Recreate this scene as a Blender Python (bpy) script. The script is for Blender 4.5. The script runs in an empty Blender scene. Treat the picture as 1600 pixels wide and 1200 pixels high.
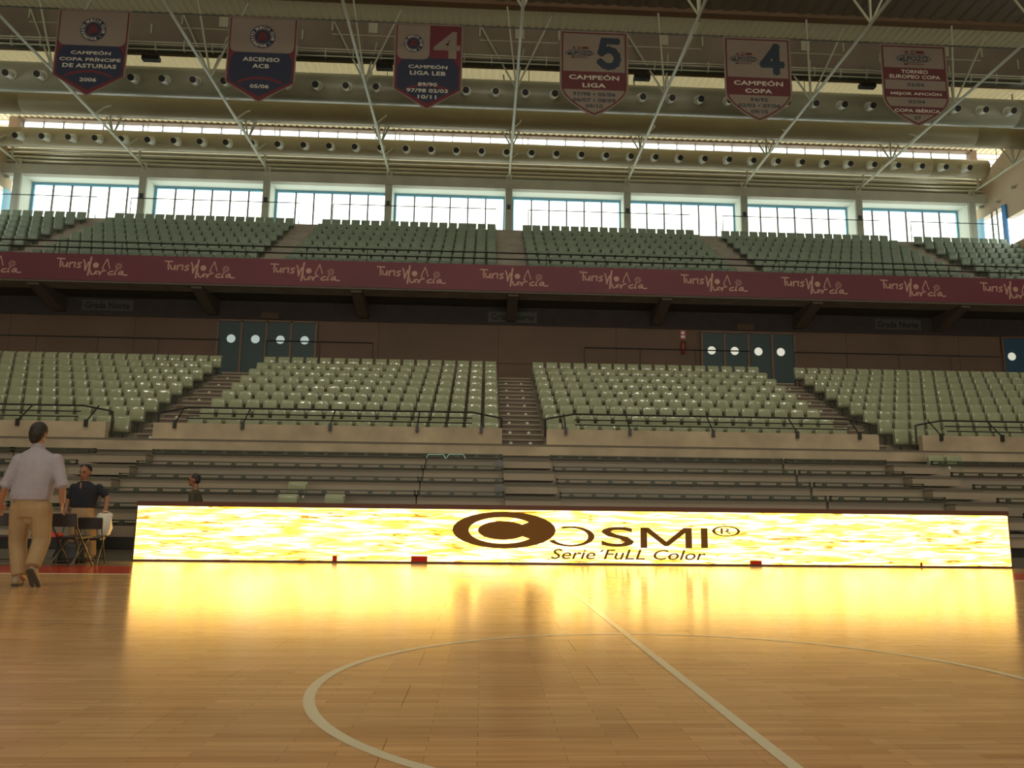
import bpy, bmesh, math, random
from mathutils import Vector, Matrix
random.seed(7)
PI = math.pi
C = bpy.context.scene.collection

# ------------------------------------------------------------------ camera
F_PX, PITCH, YAW, ROLL, CAM_H, PX, PY = 1272.0, .1687, .0516, .011, .7685, 822.0, 597.0
_f = Vector((math.sin(YAW)*math.cos(PITCH), math.cos(YAW)*math.cos(PITCH), math.sin(PITCH)))
_r0 = Vector((math.cos(YAW), -math.sin(YAW), 0)); _u0 = _r0.cross(_f)
_R = _r0*math.cos(ROLL) + _u0*math.sin(ROLL); _U = -_r0*math.sin(ROLL) + _u0*math.cos(ROLL)
cam = bpy.data.cameras.new('camera'); cam_o = bpy.data.objects.new('camera', cam); C.objects.link(cam_o)
m = Matrix((_R, _U, -_f)).transposed().to_4x4(); m.translation = (0, 0, CAM_H)
cam_o.matrix_world = m
cam.sensor_width = 36; cam.lens = 36*F_PX/1600
cam.shift_x = -(PX-800)/1600; cam.shift_y = -(600-PY)/1600
cam.clip_start = .05; cam.clip_end = 500
bpy.context.scene.camera = cam_o

def at(x, y, Y):
    """measured photo point -> world point on the plane at distance Y"""
    d = _f + _R*((x-PX)/F_PX) - _U*((y-PY)/F_PX)
    d = d*(Y/d.y); return Vector((d.x, Y, d.z+CAM_H))
def zat(x, y, Y): return at(x, y, Y).z
def xat(x, y, Y): return at(x, y, Y).x

# ------------------------------------------------------------------ light and exposure
SKY = 2.9
w = bpy.data.worlds.new('sky'); bpy.context.scene.world = w; w.use_nodes = True
nt = w.node_tree; nt.nodes.clear()
wo = nt.nodes.new('ShaderNodeOutputWorld'); bg = nt.nodes.new('ShaderNodeBackground')
bg.inputs[0].default_value = (1.0, .97, .80, 1); bg.inputs[1].default_value = SKY
nt.links.new(bg.outputs[0], wo.inputs[0])
vs = bpy.context.scene.view_settings
vs.view_transform = 'Standard'; vs.look = 'None'; vs.exposure = .28; vs.gamma = 1; vs.use_curve_mapping = False
def portal(x0, x1, z0, z1, y, flip):
    l = bpy.data.lights.new('window_portal', 'AREA'); l.shape = 'RECTANGLE'; l.size = x1-x0; l.size_y = z1-z0
    l.cycles.is_portal = True
    o = bpy.data.objects.new('window_portal', l); C.objects.link(o)
    o.location = ((x0+x1)/2, y, (z0+z1)/2)
    o.rotation_euler = (PI/2 if flip else -PI/2, 0, 0)   # shines into the hall

for lx in (-17.5, -8.5, 1.0, 10.5, 19.5):          # lamps added above the view to put glints on the seats
    l = bpy.data.lights.new('added_glint_lamp', 'AREA'); l.shape = 'DISK'; l.size = .7; l.energy = 230; l.color = (1, .93, .78)
    o = bpy.data.objects.new('added_glint_lamp', l); C.objects.link(o); o.location = (lx, 5.0, 17.2)
    o.rotation_euler = (math.radians(50), 0, 0)
# ------------------------------------------------------------------ materials
def mat(name, col, rough=.6, metal=0, var=0, vscale=3, col2=None, bump=0, bscale=40, spec=.5, stretch=None, emit=0):
    M = bpy.data.materials.new(name); M.use_nodes = True; n = M.node_tree; b = n.nodes['Principled BSDF']
    b.inputs['Base Color'].default_value = (*col, 1); b.inputs['Roughness'].default_value = rough
    b.inputs['Metallic'].default_value = metal; b.inputs['Specular IOR Level'].default_value = spec
    if emit:
        b.inputs['Emission Color'].default_value = (*col, 1); b.inputs['Emission Strength'].default_value = emit
    if var or col2 or bump:
        g = n.nodes.new('ShaderNodeNewGeometry'); mp = n.nodes.new('ShaderNodeMapping')
        n.links.new(g.outputs['Position'], mp.inputs[0])
        if stretch: mp.inputs['Scale'].default_value = stretch
    if var or col2:
        nz = n.nodes.new('ShaderNodeTexNoise'); nz.inputs['Scale'].default_value = vscale; nz.inputs['Detail'].default_value = 5
        n.links.new(mp.outputs[0], nz.inputs['Vector'])
        cr = n.nodes.new('ShaderNodeValToRGB'); cr.color_ramp.elements[0].position = .32; cr.color_ramp.elements[1].position = .68
        a = tuple(c*(1-var) for c in col); c2 = col2 if col2 else tuple(min(1, c*(1+var)) for c in col)
        cr.color_ramp.elements[0].color = (*a, 1); cr.color_ramp.elements[1].color = (*c2, 1)
        n.links.new(nz.outputs[0], cr.inputs[0]); n.links.new(cr.outputs[0], b.inputs['Base Color'])
    if bump:
        nb = n.nodes.new('ShaderNodeTexNoise'); nb.inputs['Scale'].default_value = bscale; nb.inputs['Detail'].default_value = 4
        n.links.new(mp.outputs[0], nb.inputs['Vector'])
        bp = n.nodes.new('ShaderNodeBump'); bp.inputs['Strength'].default_value = bump; bp.inputs['Distance'].default_value = .01
        n.links.new(nb.outputs[0], bp.inputs['Height']); n.links.new(bp.outputs[0], b.inputs['Normal'])
    return M

M = {}
M['concrete'] = mat('concrete', (.40, .32, .22), .8, var=.18, vscale=1.3, bump=.2)
M['beam'] = mat('beam_concrete', (.36, .36, .29), .8, var=.1, vscale=.8)
M['reveal'] = mat('painted_reveal', (.62, .68, .60), .7)
M['pillar'] = mat('pillar_concrete', (.34, .36, .30), .8, var=.1, vscale=1)
M['tread'] = mat('stand_concrete', (.22, .19, .15), .85, var=.15, vscale=1.5)
M['riser_up'] = mat('upper_stand_concrete', (.30, .27, .23), .85, var=.15, vscale=1.5)
M['step'] = mat('stair_brown', (.15, .115, .09), .8, var=.12, vscale=2)
M['nosing'] = mat('stair_nosing', (.27, .22, .165), .8, var=.12, vscale=3)
M['disc'] = mat('stair_marker', (.6, .58, .5), .4)
M['seat'] = mat('pale_green_plastic', (.28, .305, .195), .13, var=.06, vscale=2.2, bump=.4, bscale=6, spec=.6)
M['seat_upper_dimmed'] = mat('pale_green_plastic_dimmed', (.20, .26, .205), .3, var=.06, vscale=2.2, bump=.2, bscale=7)  # seat plastic with the dimness of the upper stand put into its colour
M['seat_metal'] = mat('seat_bracket_metal', (.05, .06, .045), .5)
M['riser'] = mat('bleacher_panel', (.31, .25, .18), .6, var=.08, vscale=.7, stretch=(.4, 1, 1))
M['riser2'] = mat('bleacher_panel_dull', (.26, .215, .165), .6, var=.08, vscale=.7, stretch=(.4, 1, 1))
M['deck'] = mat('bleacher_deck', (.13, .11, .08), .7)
M['rail_dark'] = mat('dark_green_steel', (.045, .05, .03), .45)
M['black_rail'] = mat('black_painted_steel', (.012, .012, .010), .4)
M['wall_brown'] = mat('brown_wall_panel', (.12, .073, .05), .75, var=.12, vscale=.6)
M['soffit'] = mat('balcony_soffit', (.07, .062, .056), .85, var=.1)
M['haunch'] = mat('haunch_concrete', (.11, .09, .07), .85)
M['dark_strip'] = mat('dark_wall_strip', (.055, .045, .042), .85, var=.1)
M['door'] = mat('door_blue_green', (.02, .045, .05), .5)
M['door_blue'] = mat('door_blue', (.02, .07, .13), .5)
M['door_frame'] = mat('door_frame_brown', (.13, .075, .045), .5)
M['porthole'] = mat('glowing_porthole_glass', (.55, .68, .68), .3, emit=.35)  # glass glows in place of the lit corridor behind the doors
M['porthole2'] = mat('glowing_porthole_glass_warm', (.75, .76, .66), .3, emit=.5)  # warmer glow, also standing for corridor light
M['band'] = mat('crimson_vinyl', (.125, .018, .034), .55, var=.15, vscale=.25)
M['band_logo'] = mat('vinyl_lettering', (.46, .27, .22), .6)
M['sign'] = mat('sign_plate', (.085, .082, .07), .6)
M['sign_ink'] = mat('sign_ink', (.01, .01, .01), .6)
M['steel_white'] = mat('white_painted_steel', (.44, .45, .34), .45)
M['steel_brown'] = mat('roof_edge_steel', (.17, .11, .065), .6)
M['duct'] = mat('duct_fabric', (.30, .31, .23), .35, var=.06, vscale=.6)
M['duct2'] = mat('duct_fabric_warm', (.38, .34, .22), .35, var=.06, vscale=.6)
M['nozzle'] = mat('nozzle_metal', (.62, .64, .55), .35)
M['hole'] = mat('nozzle_throat', (.01, .012, .01), .6)
def sheet(name, col, thru):
    g = mat(name, col, .6); n = g.node_tree; t = n.nodes.new('ShaderNodeBsdfTranslucent'); t.inputs[0].default_value = (*thru, 1)
    a = n.nodes.new('ShaderNodeAddShader'); o = n.nodes['Material Output']
    n.links.new(n.nodes['Principled BSDF'].outputs[0], a.inputs[0]); n.links.new(t.outputs[0], a.inputs[1]); n.links.new(a.outputs[0], o.inputs[0]); return g
M['deck_light'] = sheet('translucent_roof_sheet', (.45, .42, .32), (.085, .075, .047))
M['deck_mid'] = sheet('roof_sheet_olive', (.42, .41, .30), (.012, .011, .007))
M['deck_dark'] = mat('roof_deck_dark', (.14, .12, .09), .7)
M['fascia'] = mat('roof_fascia', (.20, .165, .125), .7, var=.15, vscale=.5)
M['louvre'] = mat('louvre_metal', (.52, .52, .42), .22, metal=.3)
M['louvre_back'] = mat('louvre_recess', (.12, .11, .09), .7)
M['frame_blue'] = mat('blue_window_frame', (.16, .42, .62), .4)
M['frame_deep'] = mat('deep_blue_frame', (.02, .22, .62), .4)
M['mullion'] = mat('window_mullion', (.10, .12, .12), .5)
M['cream_wall'] = mat('cream_wall', (.50, .40, .29), .75, var=.1, vscale=.4)
M['south'] = mat('far_wall_paint', (.45, .40, .32), .8)
M['court_line'] = mat('court_line_paint', (.80, .70, .52), .16, spec=.75)
M['red_floor'] = mat('red_floor_paint', (.55, .05, .02), .16, var=.1, spec=.75)
M['grey_floor'] = mat('grey_floor', (.20, .15, .10), .2, var=.1, spec=.7)
M['subfloor'] = mat('subfloor', (.03, .02, .012), .8)
M['led_case'] = mat('led_cabinet', (.10, .032, .014), .6)
M['led_ink'] = mat('led_dark_pixels', (.085, .035, .008), .8, emit=.7, spec=.1)
M['led_red'] = mat('led_red_pixels', (.22, .010, .004), .7, emit=.7, spec=.1)
M['black'] = mat('black_plastic', (.014, .013, .012), .5)
M['kick'] = mat('bleacher_kick_panel', (.17, .15, .11), .6)
M['navy'] = mat('banner_navy', (.012, .018, .045), .7)
M['bred'] = mat('banner_crimson', (.10, .012, .02), .7)
M['bcream'] = mat('banner_cream', (.19, .155, .125), .75, var=.05, vscale=1)
M['bwhite'] = mat('banner_letters', (.46, .44, .38), .75)
M['bmaroon'] = mat('banner_maroon', (.09, .018, .022), .75)
M['bnavy2'] = mat('banner_dark_numeral', (.018, .03, .045), .75)
M['skin'] = mat('skin', (.36, .17, .10), .5, var=.05, vscale=9)
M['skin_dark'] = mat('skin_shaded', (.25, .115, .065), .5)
M['hair'] = mat('dark_hair', (.014, .010, .008), .6, bump=.4, bscale=90)
M['shirt'] = mat('lilac_shirt_cotton', (.33, .30, .35), .8, var=.06, vscale=6, bump=.35, bscale=14)
M['chino'] = mat('beige_chino', (.33, .215, .11), .85, var=.07, vscale=6, bump=.3, bscale=16)
M['shoe'] = mat('tan_shoe', (.30, .22, .14), .6)
M['sole'] = mat('shoe_sole', (.06, .045, .035), .8)
M['polo'] = mat('navy_polo', (.012, .014, .022), .9)
M['polo_olive'] = mat('dark_olive_tshirt', (.055, .05, .028), .85)
M['jeans'] = mat('dark_trousers', (.05, .05, .06), .85)
M['bag'] = mat('white_plastic_bag', (.62, .60, .52), .35, bump=.5, bscale=12)
M['red_item'] = mat('red_plastic', (.55, .05, .02), .4)
M['extinguisher'] = mat('extinguisher_red', (.30, .025, .02), .35)
M['white_bit'] = mat('white_plastic', (.7, .7, .62), .4)
M['tube_cyan_reflection'] = mat('cyan_reflection_tube', (.45, .75, .65), .25)  # reflected light on the seat frames put into the tube colour

def glass(name='clear_glass', tint=(.93, .97, 1, 1)):
    g = bpy.data.materials.new(name); g.use_nodes = True; n = g.node_tree; n.nodes.clear()
    o = n.nodes.new('ShaderNodeOutputMaterial'); t = n.nodes.new('ShaderNodeBsdfTransparent'); t.inputs[0].default_value = tint
    s = n.nodes.new('ShaderNodeBsdfGlossy'); s.inputs['Roughness'].default_value = .08
    mx = n.nodes.new('ShaderNodeMixShader'); mx.inputs[0].default_value = .05
    n.links.new(t.outputs[0], mx.inputs[1]); n.links.new(s.outputs[0], mx.inputs[2]); n.links.new(mx.outputs[0], o.inputs[0])
    return g
M['glass'] = glass()

def parquet():
    g = bpy.data.materials.new('maple_parquet'); g.use_nodes = True; n = g.node_tree; b = n.nodes['Principled BSDF']
    geo = n.nodes.new('ShaderNodeNewGeometry'); oi = n.nodes.new('ShaderNodeObjectInfo')
    L = n.links.new
    def brick(wd, hh, off, c1, c2):
        t = n.nodes.new('ShaderNodeTexBrick'); t.inputs['Scale'].default_value = 1
        t.inputs['Brick Width'].default_value = wd; t.inputs['Row Height'].default_value = hh
        t.inputs['Mortar Size'].default_value = .0006; t.offset = off; t.inputs['Mortar Smooth'].default_value = 0
        t.inputs['Color1'].default_value = (*c1, 1); t.inputs['Color2'].default_value = (*c2, 1); t.inputs['Mortar'].default_value = (.18, .09, .03, 1)
        L(geo.outputs['Position'], t.inputs['Vector']); return t
    t1 = brick(.47, .061, .37, (.82, .47, .21), (.66, .345, .14))
    nz = n.nodes.new('ShaderNodeTexNoise'); mp = n.nodes.new('ShaderNodeMapping'); mp.inputs['Scale'].default_value = (1.2, 22, 1)
    L(geo.outputs['Position'], mp.inputs[0]); L(mp.outputs[0], nz.inputs['Vector']); nz.inputs['Scale'].default_value = 1.6; nz.inputs['Detail'].default_value = 6
    mx = n.nodes.new('ShaderNodeMixRGB'); mx.blend_type = 'MULTIPLY'; mx.inputs[0].default_value = .55
    cr = n.nodes.new('ShaderNodeValToRGB'); cr.color_ramp.elements[0].position = .3; cr.color_ramp.elements[0].color = (.55, .50, .42, 1)
    cr.color_ramp.elements[1].position = .7; cr.color_ramp.elements[1].color = (1, 1, 1, 1)
    L(nz.outputs[0], cr.inputs[0]); L(t1.outputs[0], mx.inputs[1]); L(cr.outputs[0], mx.inputs[2])
    hv = n.nodes.new('ShaderNodeHueSaturation'); mr = n.nodes.new('ShaderNodeMapRange')
    mr.inputs['To Min'].default_value = .93; mr.inputs['To Max'].default_value = 1.06
    L(oi.outputs['Random'], mr.inputs['Value']); L(mr.outputs[0], hv.inputs['Value']); L(mx.outputs[0], hv.inputs['Color']); L(hv.outputs[0], b.inputs['Base Color'])
    b.inputs['Roughness'].default_value = .16; b.inputs['Specular IOR Level'].default_value = .75
    # small waviness that smears reflections lengthways, as varnish does
    n2 = n.nodes.new('ShaderNodeTexNoise'); m2 = n.nodes.new('ShaderNodeMapping'); m2.inputs['Scale'].default_value = (1, 9, 1)
    L(geo.outputs['Position'], m2.inputs[0]); L(m2.outputs[0], n2.inputs['Vector']); n2.inputs['Scale'].default_value = 5; n2.inputs['Detail'].default_value = 3
    bp = n.nodes.new('ShaderNodeBump'); bp.inputs['Strength'].default_value = .2; bp.inputs['Distance'].default_value = .0025
    L(n2.outputs[0], bp.inputs['Height']); L(bp.outputs[0], b.inputs['Normal'])
    return g
M['parquet'] = parquet()

def led_screen():
    g = bpy.data.materials.new('led_picture'); g.use_nodes = True; n = g.node_tree; n.nodes.clear(); L = n.links.new
    o = n.nodes.new('ShaderNodeOutputMaterial'); e = n.nodes.new('ShaderNodeEmission'); L(e.outputs[0], o.inputs[0])
    geo = n.nodes.new('ShaderNodeNewGeometry')
    def noise(sx, sz, sc, det, dist=0):
        mp = n.nodes.new('ShaderNodeMapping'); mp.inputs['Scale'].default_value = (sx, 1, sz); L(geo.outputs['Position'], mp.inputs[0])
        t = n.nodes.new('ShaderNodeTexNoise'); t.inputs['Scale'].default_value = sc; t.inputs['Detail'].default_value = det; t.inputs['Distortion'].default_value = dist
        L(mp.outputs[0], t.inputs['Vector']); return t
    def ramp(src, stops):
        r = n.nodes.new('ShaderNodeValToRGB'); el = r.color_ramp.elements
        el[0].position, el[0].color = stops[0][0], (*stops[0][1], 1); el[1].position, el[1].color = stops[-1][0], (*stops[-1][1], 1)
        for p, c in stops[1:-1]:
            k = el.new(p); k.color = (*c, 1)
        L(src.outputs[0], r.inputs[0]); return r
    a = ramp(noise(.7, 7, 2.3, 5, .7), [(.35, (.62, .30, .03)), (.43, (.88, .47, .06)), (.49, (1, .58, .12)), (.54, (1, .62, .20)), (.61, (1, .67, .34))])
    s = ramp(noise(1.6, 17, 1.5, 4, .8), [(.35, (.10, .05, .01)), (.38, (.7, .55, .3)), (.40, (1, .97, .8)), (.70, (1, 1, 1))])
    r = ramp(noise(1.1, 8, 1.3, 3, .5), [(.30, (.45, .08, .04)), (.335, (1, .7, .5)), (.35, (1, 1, 1)), (.8, (1, 1, 1))])
    m1 = n.nodes.new('ShaderNodeMixRGB'); m1.blend_type = 'MULTIPLY'; m1.inputs[0].default_value = .9; L(a.outputs[0], m1.inputs[1]); L(s.outputs[0], m1.inputs[2])
    m2 = n.nodes.new('ShaderNodeMixRGB'); m2.blend_type = 'MULTIPLY'; m2.inputs[0].default_value = .9; L(m1.outputs[0], m2.inputs[1]); L(r.outputs[0], m2.inputs[2])
    L(m2.outputs[0], e.inputs[0]); e.inputs[1].default_value = LED
    return g
LED = 4.6
M['led'] = led_screen()

# ------------------------------------------------------------------ mesh helpers
class MB:
    def __init__(s): s.v = []; s.f = []; s.mi = []; s.cur = 0
    def add(s, vs_, fs):
        o = len(s.v); s.v += [tuple(v) for v in vs_]
        for f in fs: s.f.append(tuple(i+o for i in f)); s.mi.append(s.cur)
        return s
    def box(s, x0, x1, y0, y1, z0, z1):
        return s.add([(x0,y0,z0),(x1,y0,z0),(x1,y1,z0),(x0,y1,z0),(x0,y0,z1),(x1,y0,z1),(x1,y1,z1),(x0,y1,z1)],
                     [(0,3,2,1),(4,5,6,7),(0,1,5,4),(1,2,6,5),(2,3,7,6),(3,0,4,7)])
    def prism(s, poly, a, b, axis='x'):
        """poly: list of 2-D points, extruded from a to b along the axis"""
        n = len(poly)
        def P(p, t):
            return {'x': (t, p[0], p[1]), 'y': (p[0], t, p[1]), 'z': (p[0], p[1], t)}[axis]
        vs_ = [P(p, a) for p in poly]+[P(p, b) for p in poly]
        fs = [tuple(range(n)), tuple(range(2*n-1, n-1, -1))]+[(i, i+n, (i+1) % n+n, (i+1) % n) for i in range(n)]
        return s.add(vs_, fs)
    def tube(s, p0, p1, r0, r1=None, n=8, cap=True):
        r1 = r0 if r1 is None else r1
        p0 = Vector(p0); p1 = Vector(p1); d = (p1-p0).normalized()
        u = d.cross(Vector((0,0,1)) if abs(d.z) < .9 else Vector((1,0,0))).normalized(); v = d.cross(u)
        vs_ = []
        for p, r in ((p0, r0), (p1, r1)):
            vs_ += [p+(u*math.cos(2*PI*i/n)+v*math.sin(2*PI*i/n))*r for i in range(n)]
        fs = [(i, (i+1) % n, (i+1) % n+n, i+n) for i in range(n)]
        if cap: fs += [tuple(range(n-1, -1, -1)), tuple(range(n, 2*n))]
        return s.add(vs_, fs)
    def path(s, pts, r, n=6):
        for a, b in zip(pts[:-1], pts[1:]): s.tube(a, b, r, n=n)
        return s
    def ball(s, c, rx, ry=None, rz=None, nu=12, nv=8):
        ry = rx if ry is None else ry; rz = rx if rz is None else rz; c = Vector(c)
        vs_ = [c+Vector((0,0,rz))]
        for j in range(1, nv):
            t = PI*j/nv
            vs_ += [c+Vector((rx*math.sin(t)*math.cos(2*PI*i/nu), ry*math.sin(t)*math.sin(2*PI*i/nu), rz*math.cos(t))) for i in range(nu)]
        vs_.append(c-Vector((0,0,rz))); e = len(vs_)-1
        fs = [(0, 1+i, 1+(i+1) % nu) for i in range(nu)]
        for j in range(nv-2):
            for i in range(nu):
                a = 1+j*nu+i; b_ = 1+j*nu+(i+1) % nu; fs.append((a, a+nu, b_+nu, b_))
        fs += [(e, 1+(nv-2)*nu+(i+1) % nu, 1+(nv-2)*nu+i) for i in range(nu)]
        return s.add(vs_, fs)
    def cap(s, p0, r0, p1, r1, n=10):
        s.tube(p0, p1, r0, r1, n=n); s.ball(p0, r0, nu=n, nv=6); s.ball(p1, r1, nu=n, nv=6); return s
    def loft(s, rings, n=14):
        """rings: (centre, rx, ry) horizontal ellipses, closed at the ends"""
        vs_ = []
        for c, rx, ry in rings:
            c = Vector(c); vs_ += [c+Vector((rx*math.cos(2*PI*i/n), ry*math.sin(2*PI*i/n), 0)) for i in range(n)]
        fs = [tuple(range(n-1, -1, -1)), tuple(range(len(vs_)-n, len(vs_)))]
        for k in range(len(rings)-1):
            fs += [(k*n+i, k*n+(i+1) % n, (k+1)*n+(i+1) % n, (k+1)*n+i) for i in range(n)]
        return s.add(vs_, fs)
    def mesh(s, name, mats, smooth=False):
        me = bpy.data.meshes.new(name); me.from_pydata(s.v, [], s.f)
        if not isinstance(mats, (list, tuple)): mats = [mats]
        for k in mats: me.materials.append(k)
        if len(mats) > 1: me.polygons.foreach_set('material_index', s.mi)
        if smooth: me.polygons.foreach_set('use_smooth', [True]*len(me.polygons))
        me.update(); return me
    def build(s, name, mats, parent=None, smooth=False, loc=None):
        o = bpy.data.objects.new(name, s.mesh(name, mats, smooth)); C.objects.link(o)
        if parent: o.parent = parent
        if loc is not None: o.location = loc
        return o

def inst(me, name, loc, parent=None, rz=0, scale=None):
    o = bpy.data.objects.new(name, me); C.objects.link(o); o.location = loc; o.rotation_euler.z = rz
    if parent: o.parent = parent
    if scale: o.scale = scale
    return o
def tag(o, label=None, cat=None, group=None, kind=None):
    if label: o['label'] = label
    if cat: o['category'] = cat
    if group: o['group'] = group
    if kind: o['kind'] = kind
    return o
def empty(name, loc=(0,0,0), **k):
    o = bpy.data.objects.new(name, None); C.objects.link(o); o.location = loc; o.empty_display_size = .2
    return tag(o, **k)
def structure(o, label, cat=None):
    return tag(o, label, cat, None, 'structure')

def text_mesh(txt, size=1, bold=0, depth=.002, width=None, height=None, align='CENTER', shear=0, spacing=1):
    cu = bpy.data.curves.new('lettering', 'FONT'); cu.body = txt; cu.size = size; cu.offset = bold
    cu.extrude = depth; cu.align_x = align; cu.align_y = 'CENTER'; cu.resolution_u = 3; cu.shear = shear; cu.space_character = spacing
    o = bpy.data.objects.new('lettering', cu); C.objects.link(o)
    dg = bpy.context.evaluated_depsgraph_get()
    me = bpy.data.meshes.new_from_object(o.evaluated_get(dg)); bpy.data.objects.remove(o); bpy.data.curves.remove(cu)
    xs = [v.co.x for v in me.vertices]; ys = [v.co.y for v in me.vertices]
    if xs:
        cx = (min(xs)+max(xs))/2; cy = (min(ys)+max(ys))/2
        sx = width/(max(xs)-min(xs)) if width else 1; sy = height/(max(ys)-min(ys)) if height else (sx if width else 1)
        if height and not width: sx = sy
        for v in me.vertices:
            if align == 'CENTER': v.co.x = (v.co.x-cx)*sx
            v.co.y = (v.co.y-cy)*sy
    return me
STAND = Matrix.Rotation(PI/2, 4, 'X')   # lettering drawn in XY stood up to face the camera side (-Y)
def put_text(txt, x, z, y, material, parent, name='lettering', **k):
    me = text_mesh(txt, **k); me.transform(STAND); me.materials.clear(); me.materials.append(material)
    for p in me.polygons: p.material_index = 0
    o = bpy.data.objects.new(name, me); C.objects.link(o); o.location = (x, y, z); o.parent = parent
    return o
def flat(pts, y, t=.004):
    """outline of (x,z) points as a thin plate at depth y facing -Y"""
    return MB().prism(pts, y-t, y, 'y')
def ell(cx, cz, rx, rz, a0=0, a1=360, n=28):
    return [(cx+rx*math.cos(math.radians(a0+(a1-a0)*i/n)), cz+rz*math.sin(math.radians(a0+(a1-a0)*i/n))) for i in range(n+(a1-a0 < 360))]
def arcband(mb, cx, cz, rx, rz, ix, iz, a0, a1, y, n=30, t=.004, icx=None):
    icx = cx if icx is None else icx
    for i in range(n):
        A = math.radians(a0+(a1-a0)*i/n); B = math.radians(a0+(a1-a0)*(i+1)/n)
        mb.prism([(cx+rx*math.cos(A), cz+rz*math.sin(A)), (cx+rx*math.cos(B), cz+rz*math.sin(B)),
                  (icx+ix*math.cos(B), cz+iz*math.sin(B)), (icx+ix*math.cos(A), cz+iz*math.sin(A))], y-t, y, 'y')
    return mb
_sc = [0]
def stroke(mb, pts, wd, y, t=.004):
    """ribbon along (x,z) points"""
    _sc[0] = (_sc[0]+1) % 12; dy = .0003*_sc[0]
    for a, b in zip(pts[:-1], pts[1:]):
        dx, dz = b[0]-a[0], b[1]-a[1]; l = math.hypot(dx, dz) or 1; nx, nz = -dz/l*wd/2, dx/l*wd/2; ex, ez = dx/l*wd*.35, dz/l*wd*.35
        mb.prism([(a[0]-ex+nx, a[1]-ez+nz), (a[0]-ex-nx, a[1]-ez-nz), (b[0]+ex-nx, b[1]+ez-nz), (b[0]+ex+nx, b[1]+ez+nz)], y-t-dy, y-dy, 'y'); dy += .00002
    return mb

ORD = ['first','second','third','fourth','fifth','sixth','seventh','eighth','ninth','tenth','eleventh','twelfth','thirteenth','fourteenth',
       'fifteenth','sixteenth','seventeenth','eighteenth','nineteenth','twentieth','twenty-first','twenty-second','twenty-third','twenty-fourth']

# ================================================================== THE HALL
XC = 1.03                    # centre line of the building
BAY = 5.98
YB = 38.6                    # beam and pillar plane
YG = 39.7                    # window glass
XW, XE = XC-24.7, XC+24.7
YS = -30.0                   # south wall behind the camera
ZR = zat(800, 43, 30.6)      # roof deck
ZCH = 17.72                  # truss chords

# floor
fl = MB().box(XW, XE, YS, 15.4, -.3, -.02).build('floor', M['subfloor']); structure(fl, 'sports hall floor of maple parquet panels with painted lines')
pm = MB(); pm.box(-.899, .899, -.244, .244, -.02, 0)
pme = pm.mesh('floor_panel', M['parquet'])
SIDE = 4.057+7.5
row = 0; k = -12
cnt = 0
while True:
    y0 = 3.58+.49*k; y1 = y0+.49
    if y0 > SIDE-.05: break
    off = -.32 if k % 2 == 0 else .58
    for j in range(-7, 8):
        x0 = off+1.8*j; x1 = x0+1.8; yc = y0+.245
        vis = yc > 1.9 and abs((x0+x1)/2) < yc*.74+2.2
        if vis:
            inst(pme, 'floor_panel', (x0+.9, yc, 0), fl); cnt += 1
    k += 1
# the parquet outside the camera's reach, one plain field of the same boards
rest = MB()
k = -70
y_lo = YS
for k in range(-68, 17):
    y0 = 3.58+.49*k
    if y0 > SIDE-.05: continue
    off = -.32 if k % 2 == 0 else .58
    for j in range(-8, 9):
        x0 = off+1.8*j; yc = y0+.245
        if k < -12 or not (-7 <= j <= 7 and yc > 1.9 and abs(x0+.9) < yc*.74+2.2):
            rest.box(x0+.001, x0+1.799, y0+.001, y0+.489, -.02, 0)
tag(rest.build('floor_panel', M['parquet'], fl), kind='stuff')
MB().box(XW, XE, SIDE+.03, 13.35, -.02, .001).build('red_border', M['red_floor'], fl)
MB().box(XW, XE, 13.35, 15.4, -.02, 0).build('grey_apron', M['grey_floor'], fl)
MB().box(XW, XE, SIDE-.06, SIDE+.03, -.02, .002).build('sideline', M['court_line'], fl)
cl = MB(); n = 96
for i in range(n):
    a, b = 2*PI*i/n, 2*PI*(i+1)/n
    cl.add([(XC-.015+r*math.cos(t), 4.057+r*math.sin(t), .0012) for r, t in ((1.75,a),(1.80,a),(1.80,b),(1.75,b))], [(0,1,2,3)])
cl.build('center_circle_line', M['court_line'], fl)
MB().add([(XC-.04,YS+10,.0016),(XC+.01,YS+10,.0016),(XC+.01,SIDE,.0016),(XC-.04,SIDE,.0016)], [(0,1,2,3)]).build('halfway_line', M['court_line'], fl)

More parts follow.
